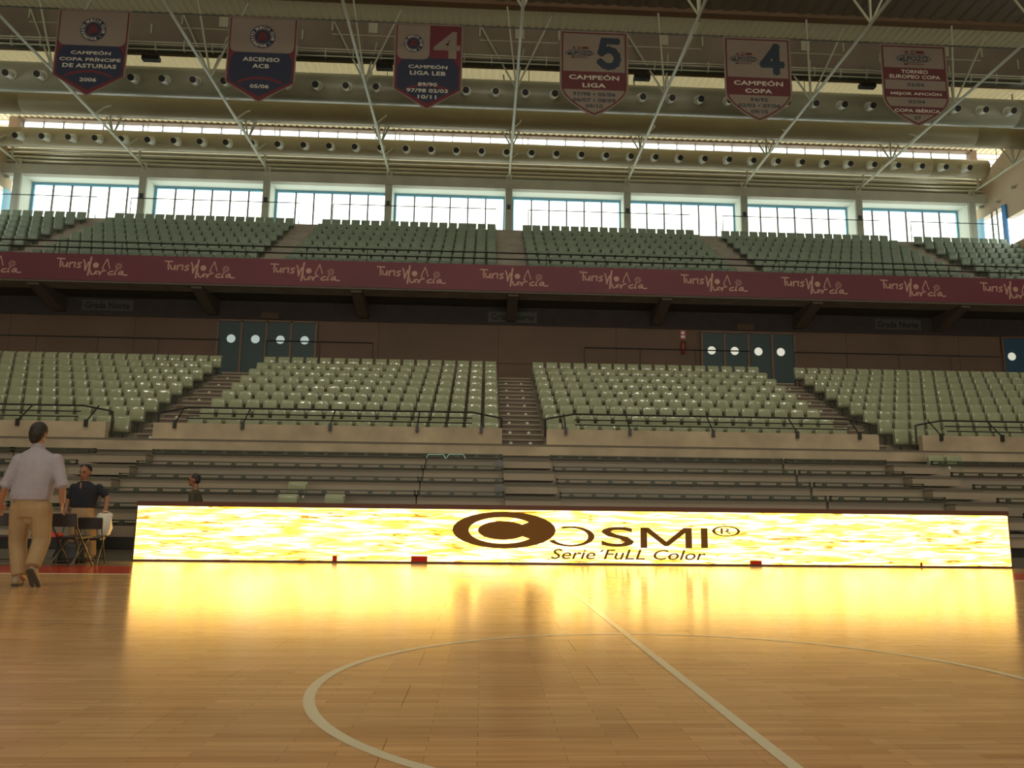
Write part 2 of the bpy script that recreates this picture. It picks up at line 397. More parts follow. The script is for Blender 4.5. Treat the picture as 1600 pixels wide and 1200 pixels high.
# ------------------------------------------------------------------ bleachers (retractable, six tiers, four units)
def byz(i): return 19.5-.82*i, 2.28-.323*i
AISLES = [(-9.0, -7.72), (.46, 1.60), (9.85, 10.98)]
units = [(-17.2, -10.9, 'left of the white bag man', 'leftmost'), (-10.88, -1.37, 'left', ''), (-1.35, 7.27, 'centre', ''), (7.33, 17.3, 'right', '')]
ulab = ['grey-brown retractable bleacher unit at far left behind the walking man',
        'grey-brown retractable bleacher unit behind the left part of the lit screen',
        'grey-brown retractable bleacher unit at the central stairs behind the screen logo',
        'grey-brown retractable bleacher unit right of the vertical gap in the bleachers']
for ui, (xa, xb, _a, _b) in enumerate(units):
    u = empty('bleacher', ((xa+xb)/2, 15.4, 0), label=ulab[ui], cat='bleacher', group='retractable bleachers behind the screen')
    ux = (xa+xb)/2
    def L(mb): mb.v = [(v[0]-ux, v[1]-15.4, v[2]) for v in mb.v]; return mb
    for i in range(6):
        y, z = byz(i)
        yn = byz(i-1)[0] if i else 20.25
        L(MB().box(xa-.03, xb+.03, y, yn+.08, z-.08, z-.045)).build('deck', M['deck'], u)
        L(MB().box(xa, xb, y+.03, y+.06, z-.34, z-.078)).build('riser_panel', M['riser'] if (ui+i) % 2 else M['riser2'], u)
        if ui == 2: L(MB().box(7.24, 7.35, y+.07, y+.12, z-.34, z-.05)).build('joint_cover', M['deck'], u)
        # seat rail: two thin steel tubes, broken at the stairs, and a row of empty seat mounts
        segs = []; x = xa
        for a, b in AISLES:
            if b < xa or a > xb: continue
            if a > x: segs.append((x, a))
            x = b
        if x < xb: segs.append((x, xb))
        rl = MB(); mt = MB()
        for a, b in segs:
            if b-a < .3: continue
            rl.box(a, b, y-.05, y-.01, z+.018, z+.045); rl.box(a, b, y-.05, y-.01, z-.052, z-.03)
            rl.box(a, a+.04, y-.05, y-.01, z-.05, z+.045); rl.box(b-.04, b, y-.05, y-.01, z-.05, z+.045)
            xx = a+.25
            while xx < b-.1:
                mt.prism([(xx-.07, z-.05), (xx+.07, z-.05), (xx+.03, z+.02), (xx-.03, z+.02)], y-.06, y-.01, 'y'); xx += .47
        L(rl).build('seat_rail', M['rail_dark'], u)
        if mt.v: tag(L(mt).build('seat_mount', M['rail_dark'], u), kind='stuff')
        for a, b in AISLES:
            if a > xa and b < xb or (xa < a < xb) :
                L(MB().box(a, b, y-.38, y, z-.30, z-.13)).build('step', M['riser'], u)
                L(MB().box(a, b, y-.40, y+.02, z-.13, z-.10)).build('step_nosing', M['deck'], u)
    L(MB().box(xa, xb, 15.30, 15.36, .40, .60)).build('front_panel', M['riser2'], u)
    L(MB().box(xa, xb, 15.22, 15.34, .19, .385)).build('bumper', M['black'], u)
    L(MB().box(xa, xb, 15.28, 15.32, .0, .18)).build('kick_panel', M['kick'], u)

# grey half-round end caps beside the central stairs
MB().box(XW, XE, 20.9, 21.0, -.3, 2.2).build('wall_leak_blocker', M['deck']); structure(bpy.data.objects['wall_leak_blocker'], 'dark wall under the front of the lower stand')  # wall added below the stand to block light leaks
MB().box(XW, XE, 15.4, 20.9, -.3, -.02).build('floor_strip', M['grey_floor'], fl)
# ------------------------------------------------------------------ lower grandstand
def lyz(i): return 21.3+.844*i, 2.54+.369*i
ls = empty('lower_grandstand', (XC, 20.2, 0), label='concrete lower grandstand carrying the pale green seats behind the bleachers', cat='grandstand')
def LS(mb): mb.v = [(v[0]-XC, v[1]-20.2, v[2]) for v in mb.v]; return mb
z_led = zat(600, 691, 20.2); z_bot = zat(600, 709, 20.2)
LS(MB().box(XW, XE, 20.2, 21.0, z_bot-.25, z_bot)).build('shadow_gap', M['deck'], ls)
LS(MB().box(XW, XE, 20.15, 21.1, z_bot, z_led)).build('ledge', M['concrete'], ls)
z_par = zat(550, 665.5, 20.35)
PAR = [(XW, xat(166, 670, 20.35)), (xat(240, 672, 20.35), xat(784.5, 680, 20.35)), (xat(854, 680, 20.35), xat(1372, 690, 20.35)), (xat(1440, 690, 20.35), XE)]
for a, b in PAR: LS(MB().box(a, b, 20.3, 20.5, z_led+.01, z_par)).build('parapet', M['concrete'], ls)
for i in range(9):
    y, z = lyz(i)
    LS(MB().box(XW, XE, y-.5, y+.344, z-.45, z)).build('tread', M['tread'], ls)
y, z = lyz(8); ZWALK = z
LS(MB().box(XW, XE, y+.344, 32.6, z-.4, z)).build('walkway', M['tread'], ls)
LS(MB().box(XW, XE, 20.142, 20.16, z_led-.045, z_led+.002)).build('joint_shadow', M['deck'], ls)  # dark strip painting the shadow line at the parapet joint
# stairs in the lower stand
alab = ['brown concrete stairs between the left seat blocks of the lower stand', 'brown concrete stairs up the middle of the lower stand', 'brown concrete stairs between the right seat blocks of the lower stand']
for (a, b), lb in zip(AISLES, alab):
    s = empty('staircase', ((a+b)/2, 20.6, z_led), label=lb, cat='stairs', group='stairs through the lower stand')
    cx = (a+b)/2
    for i in range(-1, 9):
        y, z = lyz(i)
        for h in (0, 1):
            yy = y-.508+.422*h; zz = z+.1845*h-(.1845 if h == 0 else 0)+.0
            zt = z-.1845+.1845*h+.185
            if zt < z_led+.02: continue
            st = MB().box(a-cx, b-cx, yy-20.6, yy+.43-20.6, zt-.42-z_led, zt-.02-z_led).build('step', M['step'], s)
            MB().box(a-cx, b-cx, yy-20.63, yy+.10-20.6, zt-.045-z_led, zt-z_led).build('nosing', M['nosing'], st)
            if h == 0:
                d = MB()
                for q in (-.30, .22):
                    d.tube((q, yy-.012-20.6, zt-.11-z_led), (q, yy-.002-20.6, zt-.11-z_led), .045, n=10)
                d.build('marker', M['disc'], st)

# ------------------------------------------------------------------ the moulded seat
def seat_geometry():
    """backrest shell of a tip-up seat"""
    prof = [(.075,.34),(.06,.50),(.075,.66),(.10,.80)]; xs = [-.198,-.18,0,.18,.198]; mb = MB(); t = .018
    def P(j, i, q):
        y, z = prof[j]; x = xs[i]
        if j == 3 and abs(x) > .185: z -= .02
        y += .018*(1-(x/.205)**2)
        return (x, y+(t if q else 0), z)
    return grid(mb, P, 4, 5)
def grid(mb, P, nj, nx):
    v = [P(j, i, q) for q in (0, 1) for j in range(nj) for i in range(nx)]; f = []; o = nx*nj
    for q in (0, 1):
        for j in range(nj-1):
            for i in range(nx-1):
                k_ = (q*o+j*nx+i, q*o+j*nx+i+1, q*o+(j+1)*nx+i+1, q*o+(j+1)*nx+i); f.append(k_ if q == 0 else k_[::-1])
    for i in range(nx-1):
        b0 = (nj-1)*nx; f.append((i, o+i, o+i+1, i+1)); f.append((b0+i, b0+i+1, o+b0+i+1, o+b0+i))
    for j in range(nj-1):
        e = nx-1; f.append((j*nx, (j+1)*nx, o+(j+1)*nx, o+j*nx)); f.append((j*nx+e, o+j*nx+e, o+(j+1)*nx+e, (j+1)*nx+e))
    mb.add(v, f); return mb
def pan_geometry():
    """seat pan folded up in front of the backrest"""
    prof = [(.035,.345),(-.012,.365),(-.03,.45),(-.022,.60),(.0,.73),(.022,.765),(.05,.775)]; xs = [-.192,-.178,-.09,.09,.178,.192]
    def P(j, i, q):
        y, z = prof[j]; x = xs[i]
        if abs(x) > .185: y += .022; z += (.012 if j == 1 else (-.012 if j >= 5 else 0))
        if abs(x) < .1 and 1 < j < 5: y += .012
        if q: y = .062; z = min(max(z, .36), .765)
        return (x, y, z)
    return grid(MB(), P, 7, 6)
def bracket_geometry():
    mb = MB(); mb.box(-.20, .20, .0, .05, .31, .345)
    mb.box(-.03, .03, .02, .08, 0, .33); mb.box(-.06, .06, -.02, .10, 0, .012)
    return mb
sg = seat_geometry(); seat_me = sg.mesh('backrest', M['seat'], True)
pg_ = pan_geometry(); pan_me = pg_.mesh('seat_pan', M['seat'], True)
bg_ = bracket_geometry(); brk_me = bg_.mesh('bracket', M['seat_metal'])

blocks = [(XW+.3, -9.05, 'far left block', 'the left stairs', -1), (-7.68, .44, 'centre-left block', 'the central stairs', -1),
          (1.63, 9.80, 'centre-right block', 'the central stairs', 1), (11.02, XE-.3, 'far right block', 'the right stairs', 1)]
cands = []; rows_rest = []
for i in range(9):
    y, z = lyz(i); z = z+.0
    for (a, b, bn, st, sd) in blocks:
        n = round((b-a)/.469); p = (b-a)/n
        for j in range(n):
            num = j if sd > 0 else n-1-j
            x = a+p*(j+.5)
            zz = y*.99+.6
            pxx = 756+1272*x/zz
            cands.append((i, x, y, z, bn, st, num, -25 < pxx < 1625))
seen = [c for c in cands if c[-1]]
singles = seen[:295]; ids = set((c[0], round(c[1], 3)) for c in singles)
rown = ['front row', 'second row', 'third row', 'fourth row', 'fifth row', 'sixth row', 'seventh row']
for (i, x, y, z, bn, st, num, _v) in singles:
    o = inst(seat_me, 'stadium_seat', (x, y, z)); inst(pan_me, 'seat_pan', (0, 0, 0), o); inst(brk_me, 'bracket', (0, 0, 0), o)
    tag(o, f'pale green plastic seat, {rown[i]} of the {bn}, {ORD[num] if num < len(ORD) else "outermost"} from {st}', 'seat', 'pale green seats of the lower stand')
mass = [(c[1], c[2], c[3]) for c in cands if (c[0], round(c[1], 3)) not in ids and -60 < 756+1272*c[1]/(c[2]+.6) < 1680]

# ------------------------------------------------------------------ railings on the parapet
def rail_run(x0, x1, endL, endR, posts, label):
    """three black bars leaning back from the parapet on slanted struts"""
    yr = 20.85; xm = (x0+x1)/2
    e = empty('parapet_railing', (xm, 20.3, z_par), label=label, cat='railing', group='black railings on the lower parapet')
    def V(x, y, z): return (x-xm, y-20.3, z-z_par)
    zs = [zat(550, 641, yr), zat(550, 650, yr-.12), zat(550, 658, yr-.22)]; ys = [yr, yr-.12, yr-.22]
    for k in range(3):
        a = x0+(.75 if endL else 0)-(.0 if k == 0 else 0); b = x1-(.75 if endR else 0)
        pts = [V(a, ys[k], zs[k]), V(b, ys[k], zs[k])]
        mb = MB()
        if k == 0:
            if endL: pts = [V(x0, yr-.05, z_led+.25), V(x0, yr-.05, zs[0]-.16), V(x0+.1, yr, zs[0]-.12)]+pts
            if endR: pts = pts+[V(x1-.1, yr, zs[0]-.12), V(x1, yr-.05, zs[0]-.16), V(x1, yr-.05, z_led+.25)]
        mb.path(pts, .026 if k == 0 else .018).build('top_rail' if k == 0 else 'bar', M['black_rail'], e)
    for xp in posts:
        X = xat(xp, 672, 20.3)
        mb = MB().path([V(X, 20.26, z_par-.02), V(X, yr, zs[0])], .018)
        mb.build('strut', M['black_rail'], e)
        MB().box(X-.035-xm, X+.035-xm, -.07, .0, -.14, .04).build('foot_bracket', M['black_rail'], e)
R_ = [(-20.5, xat(170, 650, 20.6), 0, 1, [27, 134], 'black pipe railing on the parapet left of the left stairs'),
      (xat(243, 650, 20.6), xat(784, 660, 20.6), 1, 1, [273, 379, 516, 652, 752], 'black pipe railing on the parapet between left and central stairs'),
      (xat(853, 660, 20.6), xat(1372, 672, 20.6), 1, 1, [884, 984, 1114, 1245, 1342], 'black pipe railing on the parapet between central and right stairs'),
      (xat(1437, 670, 20.6), 20, 1, 0, [1469, 1564], 'black pipe railing on the parapet right of the right stairs')]
for r in R_: rail_run(*r)

# ------------------------------------------------------------------ back wall of the lower stand
YW = 32.5
Z_BB = zat(800, 457, 30.2)                 # underside of the balcony
zjo = zat(800, 541, YW)
wn = empty('wall_north', (XC, YW, ZWALK), label='brown panelled wall behind the lower stand under the balcony', kind='structure')
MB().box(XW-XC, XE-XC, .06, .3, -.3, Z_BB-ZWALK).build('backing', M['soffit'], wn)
pw = 2.42; x = XW
pl = MB().box(.006, pw-.006, 0, .06, 0, 1.55).mesh('wall_panel', M['wall_brown'])
pu = MB().box(.006, pw*2-.006, 0, .06, 1.57, Z_BB-ZWALK).mesh('wall_panel', M['wall_brown'])
for k in range(21): inst(pl, 'wall_panel', (XW-XC+k*pw, 0, 0), wn)
for k in range(11): inst(pu, 'wall_panel', (XW-XC+k*pw*2, 0, 0), wn)
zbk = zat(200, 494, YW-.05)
MB().box(XW-XC, XE-XC, -.05, .02, zbk-ZWALK, Z_BB-ZWALK).build('dark_upper_strip', M['dark_strip'], wn)  # darker strip along the top of the wall below the balcony
# doors
def door_set(n, xs, ytop, yph, phx, material, ph, frames, label):
    zt = zat(sum(xs)/len(xs), ytop, YW-.05); x0 = xat(xs[0], ytop, YW); x1 = xat(xs[-1], ytop, YW)
    d = empty(f'door_{n}', ((x0+x1)/2, YW-.06, ZWALK), label=label, kind='structure'); xm = (x0+x1)/2
    for a, b in zip(xs[:-1], xs[1:]):
        A, B = xat(a, ytop, YW), xat(b, ytop, YW)
        lf = MB().box(A+.03-xm, B-.03-xm, -.03, .03, .02, zt-ZWALK-.04).build('door_leaf', material, d)
    for a in frames:
        A = xat(a, ytop, YW); MB().box(A-.045-xm, A+.045-xm, -.07, .05, 0, zt-ZWALK).build('jamb', M['door_frame'], d)
    MB().box(x0-xm, x1-xm, -.07, .05, zt-ZWALK-.05, zt-ZWALK+.03).build('door_head', M['door_frame'], d)
    for q in phx:
        P = at(q, yph+(q-phx[0])*.024, YW-.1)
        MB().tube((P.x-xm, -.05, P.z-ZWALK), (P.x-xm, -.035, P.z-ZWALK), .17, n=20).build('porthole', ph, d)
door_set(1, [343, 380, 419, 457, 496], 502, 529, [361, 399, 438, 476], M['door'], M['porthole'], [343, 380, 419, 457, 496], 'pair of dark double doors with round portholes in wall at left')
door_set(2, [1095, 1130, 1167, 1204, 1239], 520, 547.5, [1112, 1148, 1185, 1220], M['door'], M['porthole2'], [1095, 1130, 1167, 1204, 1239], 'pair of dark double doors with bright round portholes in wall at right')
door_set(3, [1563, 1600, 1637], 528, 557, [1581, 1619], M['door_blue'], M['porthole2'], [1563, 1600, 1637], 'blue door with round porthole at the right edge of the photo')
# walkway handrails in front of the wall
for a, b, lb in ((-40, 343, 'thin black handrail behind the far left seat block'), (417, 583, 'thin black handrail right of the left dark doors'),
                 (913, 1172, 'thin black handrail left of the right dark doors'), (1240, 1563, 'thin black handrail between right dark doors and blue door')):
    yh = 28.75; x0, x1 = xat(a, 527, yh), xat(b, 540, yh); zt = zat(171, 527, yh); xm = (x0+x1)/2
    e = empty('walkway_handrail', (xm, yh, ZWALK), label=lb, cat='railing', group='handrails behind the lower seats')
    MB().tube((x0-xm, 0, zt-ZWALK), (x1-xm, 0, zt-ZWALK), .025, n=6).build('top_rail', M['black_rail'], e)
    nn = max(1, round((x1-x0)/2.1))
    for k in range(nn+1): MB().tube((x0-xm+(x1-x0)*k/nn, 0, 0), (x0-xm+(x1-x0)*k/nn, 0, zt-ZWALK), .018, n=6).build('post', M['black_rail'], e)
# signs, extinguisher, emergency lights
for x, y, lb in ((168, 477, 'dark Grada Norte sign under the balcony at left'), (801, 495.5, 'grey Grada Norte sign under the balcony in the centre'), (1403, 507, 'dark Grada Norte sign under the balcony at right')):
    P = at(x, y, YW-.08)
    s = MB().box(-1.0, 1.0, 0, .03, -.22, .22).build('stand_sign', M['sign'], None, loc=P); tag(s, lb, 'sign', 'stand name signs')
    put_text('Grada Norte', 0, 0, -.003, M['sign_ink'], s, bold=.02, width=1.75, height=.27)
P = at(1067, 542, YW-.12)
ex = empty('fire_extinguisher', (P.x, P.y, P.z-.28), label='dark red fire extinguisher on the wall left of the right doors', cat='extinguisher')
MB().loft([((0,0,0),.075,.075),((0,0,.40),.075,.075),((0,0,.47),.05,.05),((0,0,.5),.02,.02)]).build('cylinder', M['extinguisher'], ex, True)
MB().box(-.05,.05,-.02,.02,.5,.55).build('valve', M['black'], ex); MB().path([(.03,-.03,.53),(.12,-.05,.45),(.11,-.05,.15)], .012).build('hose', M['black'], ex)
P = at(1067, 523, YW-.03)
s = MB().box(-.13,.13,0,.02,-.2,.2).build('extinguisher_sign', M['extinguisher'], None, loc=P); tag(s, 'small sign above the wall fire extinguisher', 'sign')
MB().tube((0,-.01,.08),(0,0,.08),.07,n=10).build('pictogram', M['white_bit'], s); MB().box(-.08,.08,-.01,0,-.14,-.04).build('pictogram', M['white_bit'], s)
for x, y, lb in ((460, 467.5, 'twin-spot emergency light under balcony at left'), (1130, 485, 'twin-spot emergency light under balcony above right doors'), (1204, 486, 'twin-spot emergency light under balcony right of the right doors')):
    P = at(x, y, YW-.1)
    e = MB().box(-.16,.16,0,.08,-.06,.05).build('emergency_light', M['soffit'], None, loc=P); tag(e, lb, 'light', 'emergency lights under the balcony')
    for q in (-.08, .08): MB().ball((q,-.02,0), .045, nu=8, nv=6).build('spot', M['white_bit'], e)
for x, y, lb in ((422, 493, 'unlit exit sign above the left dark doors'), (1165, 511, 'unlit exit sign above the right dark doors')):
    P = at(x, y, YW-.12); e = MB().box(-.35,.35,0,.03,-.12,.12).build('exit_sign', mat('exit_sign_face', (.10,.06,.03), .6), None, loc=P); tag(e, lb, 'sign', 'exit signs over the doors')

# ------------------------------------------------------------------ balcony, band and upper stand
YF = 30.2
z_bt = zat(800, 415, YF)
ub = empty('upper_grandstand', (XC, YF, Z_BB), label='cantilevered upper grandstand with balcony above the brown wall', cat='grandstand')
def UB(mb): mb.v = [(v[0]-XC, v[1]-YF, v[2]-Z_BB) for v in mb.v]; return mb
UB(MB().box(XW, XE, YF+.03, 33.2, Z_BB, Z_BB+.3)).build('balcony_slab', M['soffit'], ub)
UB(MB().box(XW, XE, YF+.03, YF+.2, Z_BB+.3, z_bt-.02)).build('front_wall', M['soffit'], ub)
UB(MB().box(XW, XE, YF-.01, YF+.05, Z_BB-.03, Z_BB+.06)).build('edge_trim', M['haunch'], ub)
for k in range(-4, 5):
    X = XC+BAY*k
    UB(MB().prism([(YF+.1, Z_BB), (YW+.05, Z_BB), (YW+.05, Z_BB-.62), (YW-.3, Z_BB-.62), (YF+.1, Z_BB-.12)], X-.2, X+.2, 'x')).build('haunch', M['haunch'], ub)
def uyz(i): return 30.68+.915*i, 10.79-.80+.567*i
for i in range(8):
    y, z = uyz(i)
    UB(MB().box(XW, XE, y-.45, y+.465, z-.62, z)).build('tread', M['riser_up'], ub)
y, z = uyz(7); ZU = z
UB(MB().box(XW, XE, y+.4, YG+.3, z-.3, z+.0)).build('walkway', M['riser_up'], ub)
UB(MB().box(XW, XE, 37.36, 37.44, ZU, ZU+.58)).build('rear_parapet', M['riser_up'], ub)
UA = []
for a, b in ((134, 177), (460, 502), (775.5, 815.5), (1085, 1126), (1387, 1426)):
    yy = 37.08; UA.append((xat(a, 345, yy), xat(b, 345, yy)))
ublocks = []; x = XW+.1
for a, b in UA: ublocks.append((x, a)); x = b
ublocks.append((x, XE-.1))
for i in range(8):
    y, z = uyz(i)
    for a, b in ublocks:
        n = max(1, round((b-a)/.47)); p = (b-a)/n
        for j in range(n): mass.append((a+p*(j+.5), y, z))
for ai, (a, b) in enumerate(UA):
    lb = f'{["leftmost","second from left","central","second from right","rightmost"][ai]} concrete stairs between seat blocks of the upper stand'
    s = empty('staircase', ((a+b)/2, 30.2, 9.9), label=lb, cat='stairs', group='stairs through the upper stand'); cx = (a+b)/2
    for i in range(1, 8):
        y, z = uyz(i)
        for h in (0, 1):
            yy = y-.458-.23*(1-h)*2; zt = z-.28*(1-h)
            st = MB().box(a-cx+.03, b-cx-.03, yy-30.2, yy+.46-30.2, zt-.6-9.9, zt+.004-9.9).build('step', M['riser_up'], s)
    
mm = MB()
import itertools
base = sg.v; bf = sg.f; kb = bg_.v; kf = bg_.f
mv = []; mf = []; mi = []
for (x, y, z) in mass:
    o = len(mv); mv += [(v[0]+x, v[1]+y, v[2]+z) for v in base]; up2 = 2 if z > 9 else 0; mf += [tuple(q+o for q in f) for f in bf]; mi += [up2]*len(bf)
    o = len(mv); mv += [(v[0]+x, v[1]+y, v[2]+z) for v in pg_.v]; mf += [tuple(q+o for q in f) for f in pg_.f]; mi += [up2]*len(pg_.f)
    o = len(mv); mv += [(v[0]+x, v[1]+y, v[2]+z) for v in kb]; mf += [tuple(q+o for q in f) for f in kf]; mi += [1]*len(kf)
mm.v, mm.f, mm.mi = mv, mf, mi
o = mm.build('stadium_seats', [M['seat'], M['seat_metal'], M['seat_upper_dimmed']], None, True)
tag(o, 'pale green seats of the rear lower rows and the whole upper stand', 'seats', None, 'stuff')

# balcony railing
zr1, zr2 = zat(640, 390.5, YF+.1), zat(640, 400, YF+.1)
e = empty('balcony_railing', (XC, YF+.1, z_bt-.02), label='thin black railing above the crimson band in front of upper seats', cat='railing')
for zz in (zr1, zr2): MB().tube((XW-XC, 0, zz-z_bt), (XE-XC, 0, zz-z_bt), .028, n=6).build('bar', M['black_rail'], e)
xp = -23.0
while xp < 25: MB().tube((xp-XC, 0, 0), (xp-XC, 0, zr1-z_bt), .018, n=6).build('post', M['black_rail'], e); xp += 2.3
# upper walkway handrail, with gaps at the stairs
yh = 37.9; zh = zat(640, 322.5, yh)
xs_ = [XW]+[v for ab in UA for v in ab]+[XE]
for q in range(6):
    a, b = xs_[2*q]+(.35 if q else 0), xs_[2*q+1]-(.0 if q < 5 else 0)
    xm = (a+b)/2
    e = empty('upper_handrail', (xm, yh, ZU), label=['thin black handrail before the windows, leftmost run', 'thin black handrail before the windows, second run from left', 'thin black handrail before the windows, third run from left',
        'thin black handrail before the windows, third run from right', 'thin black handrail before the windows, second run from right', 'thin black handrail before the windows, rightmost run'][q], cat='railing', group='handrails behind the upper seats')
    MB().tube((a-xm, 0, zh-ZU), (b-xm, 0, zh-ZU), .022, n=6).build('top_rail', M['black_rail'], e)
    for t in range(3): X = a+(b-a)*t/2; MB().tube((X-xm, 0, 0), (X-xm, 0, zh-ZU if t in (0,) else .95), .02, n=6).build('post', M['black_rail'], e)

# crimson band and its lettering
bb = MB().box(XW, XE, YF-.03, YF+.02, Z_BB+.05, z_bt).build('balcony_banner', M['band'])
tag(bb, 'long crimson vinyl band on the balcony front with pale Turismo Murcia lettering', 'banner')
def murcia(x0, ztop, s):
    """hand-drawn lettering in crop units, x0/ztop = top left corner"""
    def T(p): return [(x0+(a-155)*s, ztop-(b-390-(a-155)*.028)*s) for a, b in p]
    mb = MB(); y = YF-.034; W = 12*s
    S = [[(158,404),(222,408)],[(190,406),(186,445),(190,480)],
         [(205,440),(208,468),(222,478),(238,470),(246,442)],[(246,442),(246,482)],
         [(266,444),(266,484)],[(266,458),(280,443),(298,442)],
         [(311,440),(308,482)],
         [(364,444),(342,446),(334,455),(344,464),(358,472),(352,486),(328,486)],
         [(382,418),(392,440),(400,512),(412,470),(424,440),(434,470),(438,500)]]
    for p in S: stroke(mb, T(p), W, y)
    stroke(mb, T([(444,395),(438,440),(432,500),(426,555)]), W*1.25, y)
    stroke(mb, T([(545,500),(552,470),(580,410),(594,455),(606,494)]), W*.7, y)
    stroke(mb, T([(545,500),(556,496)]), W*.6, y)
    mb.prism([(x0+(487-155)*s+25*s*math.cos(t*PI/8), ztop-(467-390-9)*s+25*s*math.sin(t*PI/8)) for t in range(16)], y-.004, y, 'y')
    for t in range(8):
        A = t*PI/4+.2; stroke(mb, T([(680+13*math.cos(A), 478+13*math.sin(A)), (680+31*math.cos(A), 478+31*math.sin(A))]), W*.55, y)
    S2 = [[(446,515),(450,540),(464,550),(480,544),(492,520)],[(492,520),(492,538),(500,545)],
          [(505,520),(520,528),(526,552),(534,530),(556,514),(572,516)],
          [(634,520),(608,528),(596,540),(606,552),(636,550)],[(656,524),(650,550),(662,552)],
          [(716,522),(694,528),(684,542),(692,552),(708,548),(720,526),(718,550),(734,556),(758,556)]]
    for p in S2: stroke(mb, T(p), W, y)
    mb.prism([(x0+(664-155)*s+7*s*math.cos(t*PI/4), ztop-(512-390-14)*s+7*s*math.sin(t*PI/4)) for t in range(8)], y-.004, y, 'y')
    return mb
for x in (-79, 89, 258, 423.5, 589.5, 750.5, 905.5, 1063, 1219.5, 1373, 1528, 1680):
    a = at(x, 405, YF-.04); zt = z_bt-.13*(z_bt-Z_BB)
    b = at(x+113*(1-(x-600)*.00006), 405, YF-.04)
    murcia(a.x, zt, 2.62/605).build('lettering', M['band_logo'], bb)

# ------------------------------------------------------------------ pillars, beam, windows
zb1 = zat(605, 274, YB); zb0 = zat(605, 289, YB); zgt = zb0-.02
beam = MB().box(XW, XE, YB-.02, YB+.35, zb0, zb1).build('window_beam', M['beam']); structure(beam, 'long concrete beam above the windows')
MB().box(XW, XE, YB+.35, YG+.3, zb0, zb0+.15).build('trim_1', M['reveal']); structure(bpy.data.objects['trim_1'], 'pale painted soffit over the windows')
PILX = [XC+BAY*k for k in range(-4, 5)]
side_n = ['leftmost', 'second from left', 'third from left', 'fourth from left', 'middle', 'fourth from right', 'third from right', 'second from right', 'rightmost']
for k, X in enumerate(PILX):
    p = empty('window_pillar', (X, YB, ZU), label=f'grey concrete pillar between the big windows, {side_n[k]} of nine', cat='pillar', group='pillars between the windows')
    MB().box(-.17, .17, 0, .16, 0, zb0-ZU).build('shaft', M['pillar'], p)
    MB().box(-.17, .17, .16, YG-YB+.2, 0, zb0-ZU).build('reveal', M['reveal'], p)
    if 0 < k < 8:
        P = at(412, 311, YB-.01); MB().box(-.09, .09, -.02, 0, P.z-.14-ZU, P.z+.1-ZU).build('number_plate', M['door'], p)
zg0 = ZU; 
for k in range(8):
    xa, xb = PILX[k]+.17, PILX[k+1]-.17; xm = (xa+xb)/2
    wd = empty(f'window_{k+1}', (xm, YG, ZU), label=f'large six-pane window above the upper stand, {ORD[k]} from left', kind='structure')
    fr = MB().box(xa-xm, xb-xm, -.05, .05, zgt-ZU-.10, zgt-ZU+.02); fr.box(xa-xm, xb-xm, -.05, .05, 0, .12)
    fr.box(xa-xm, xa-xm+.12, -.05, .05, .12, zgt-ZU-.10); fr.box(xb-xm-.08, xb-xm, -.05, .05, .12, zgt-ZU-.10)
    fr.build('window_frame', M['frame_blue'], wd)
    wx0, wx1 = xa-xm+.12, xb-xm-.08; pwid = (wx1-wx0)/6
    pane = MB().box(.0, pwid, -.006, .006, .12, zgt-ZU-.10).mesh('pane', M['glass'])
    ml = MB().box(-.035, .035, -.04, .04, .12, zgt-ZU-.10).mesh('mullion', M['mullion'])
    for j in range(6):
        inst(pane, 'pane', (wx0+j*pwid, 0, 0), wd)
        if j: inst(ml, 'mullion', (wx0+j*pwid, 0, 0), wd)
    portal(xa, xb, ZU+.1, zgt-.2, YG-.08, False)
# louvre wall above the beam
YL = YB+.3; zl1 = zat(605, 240, YL); 
lv = empty('louvre_wall', (XC, YL, zb1), label='ribbed metal louvre strip between the window beam and the lower duct', cat='louvre')
MB().box(XW-XC, XE-XC, .12, .2, 0, ZR-2.4-zb1).build('back_panel', M['louvre_back'], lv)
for k in range(6):
    z0 = .22+k*(zl1-zb1-.1)/6; h = (zl1-zb1)/6*.72
    MB().prism([(.12, z0), (0, z0+h*.15), (-.03, z0+h*.5), (0, z0+h*.85), (.12, z0+h)], XW-XC, XE-XC, 'x').build('slat', M['louvre'], lv)
MB().tube((XW-XC, -.35, zat(605,243,YL-.35)-zb1), (XE-XC, -.35, zat(605,243,YL-.35)-zb1), .03, n=6).build('conduit', M['steel_white'], lv)
MB().tube((XW-XC, -.35, zat(605,246.5,YL-.35)-zb1), (XE-XC, -.35, zat(605,246.5,YL-.35)-zb1), .02, n=6).build('conduit', M['steel_brown'], lv)

# ------------------------------------------------------------------ clerestory and roof
YC_ = 40.3
zc0, zc1 = zat(800, 236, YC_), ZR
cxa, cxb = xat(38, 190, YC_), xat(1510, 240, YC_)
cw = empty('window_9', ((cxa+cxb)/2, YC_, zc0), label='long bright clerestory window strip between the air ducts', kind='structure'); cxm = (cxa+cxb)/2
np_ = 50; pwid = (cxb-cxa)/np_
pane = MB().box(0, pwid, -.006, .006, 0, zc1-zc0).mesh('pane', M['glass'])
mlm = MB().box(-.02, .02, -.03, .03, 0, zc1-zc0)
for q in range(4): mlm.box(-.09, .09, -.03, -.01, .22+q*.2, .235+q*.2)
mlm = mlm.mesh('mullion', M['mullion'])
for j in range(np_):
    inst(pane, 'pane', (cxa-cxm+j*pwid, 0, 0), cw); inst(mlm, 'mullion', (cxa-cxm+j*pwid, 0, 0), cw)
MB().box(cxa-cxm-.1, cxb-cxm+.1, -.35, .05, zat(800,211.5,YC_-.35)-zc0, zc1-zc0+.06).build('header', M['steel_brown'], cw)
MB().box(cxa-cxm-.55, cxa-cxm, -.35, .05, -.5, zc1-zc0).build('end_post', M['steel_brown'], cw)
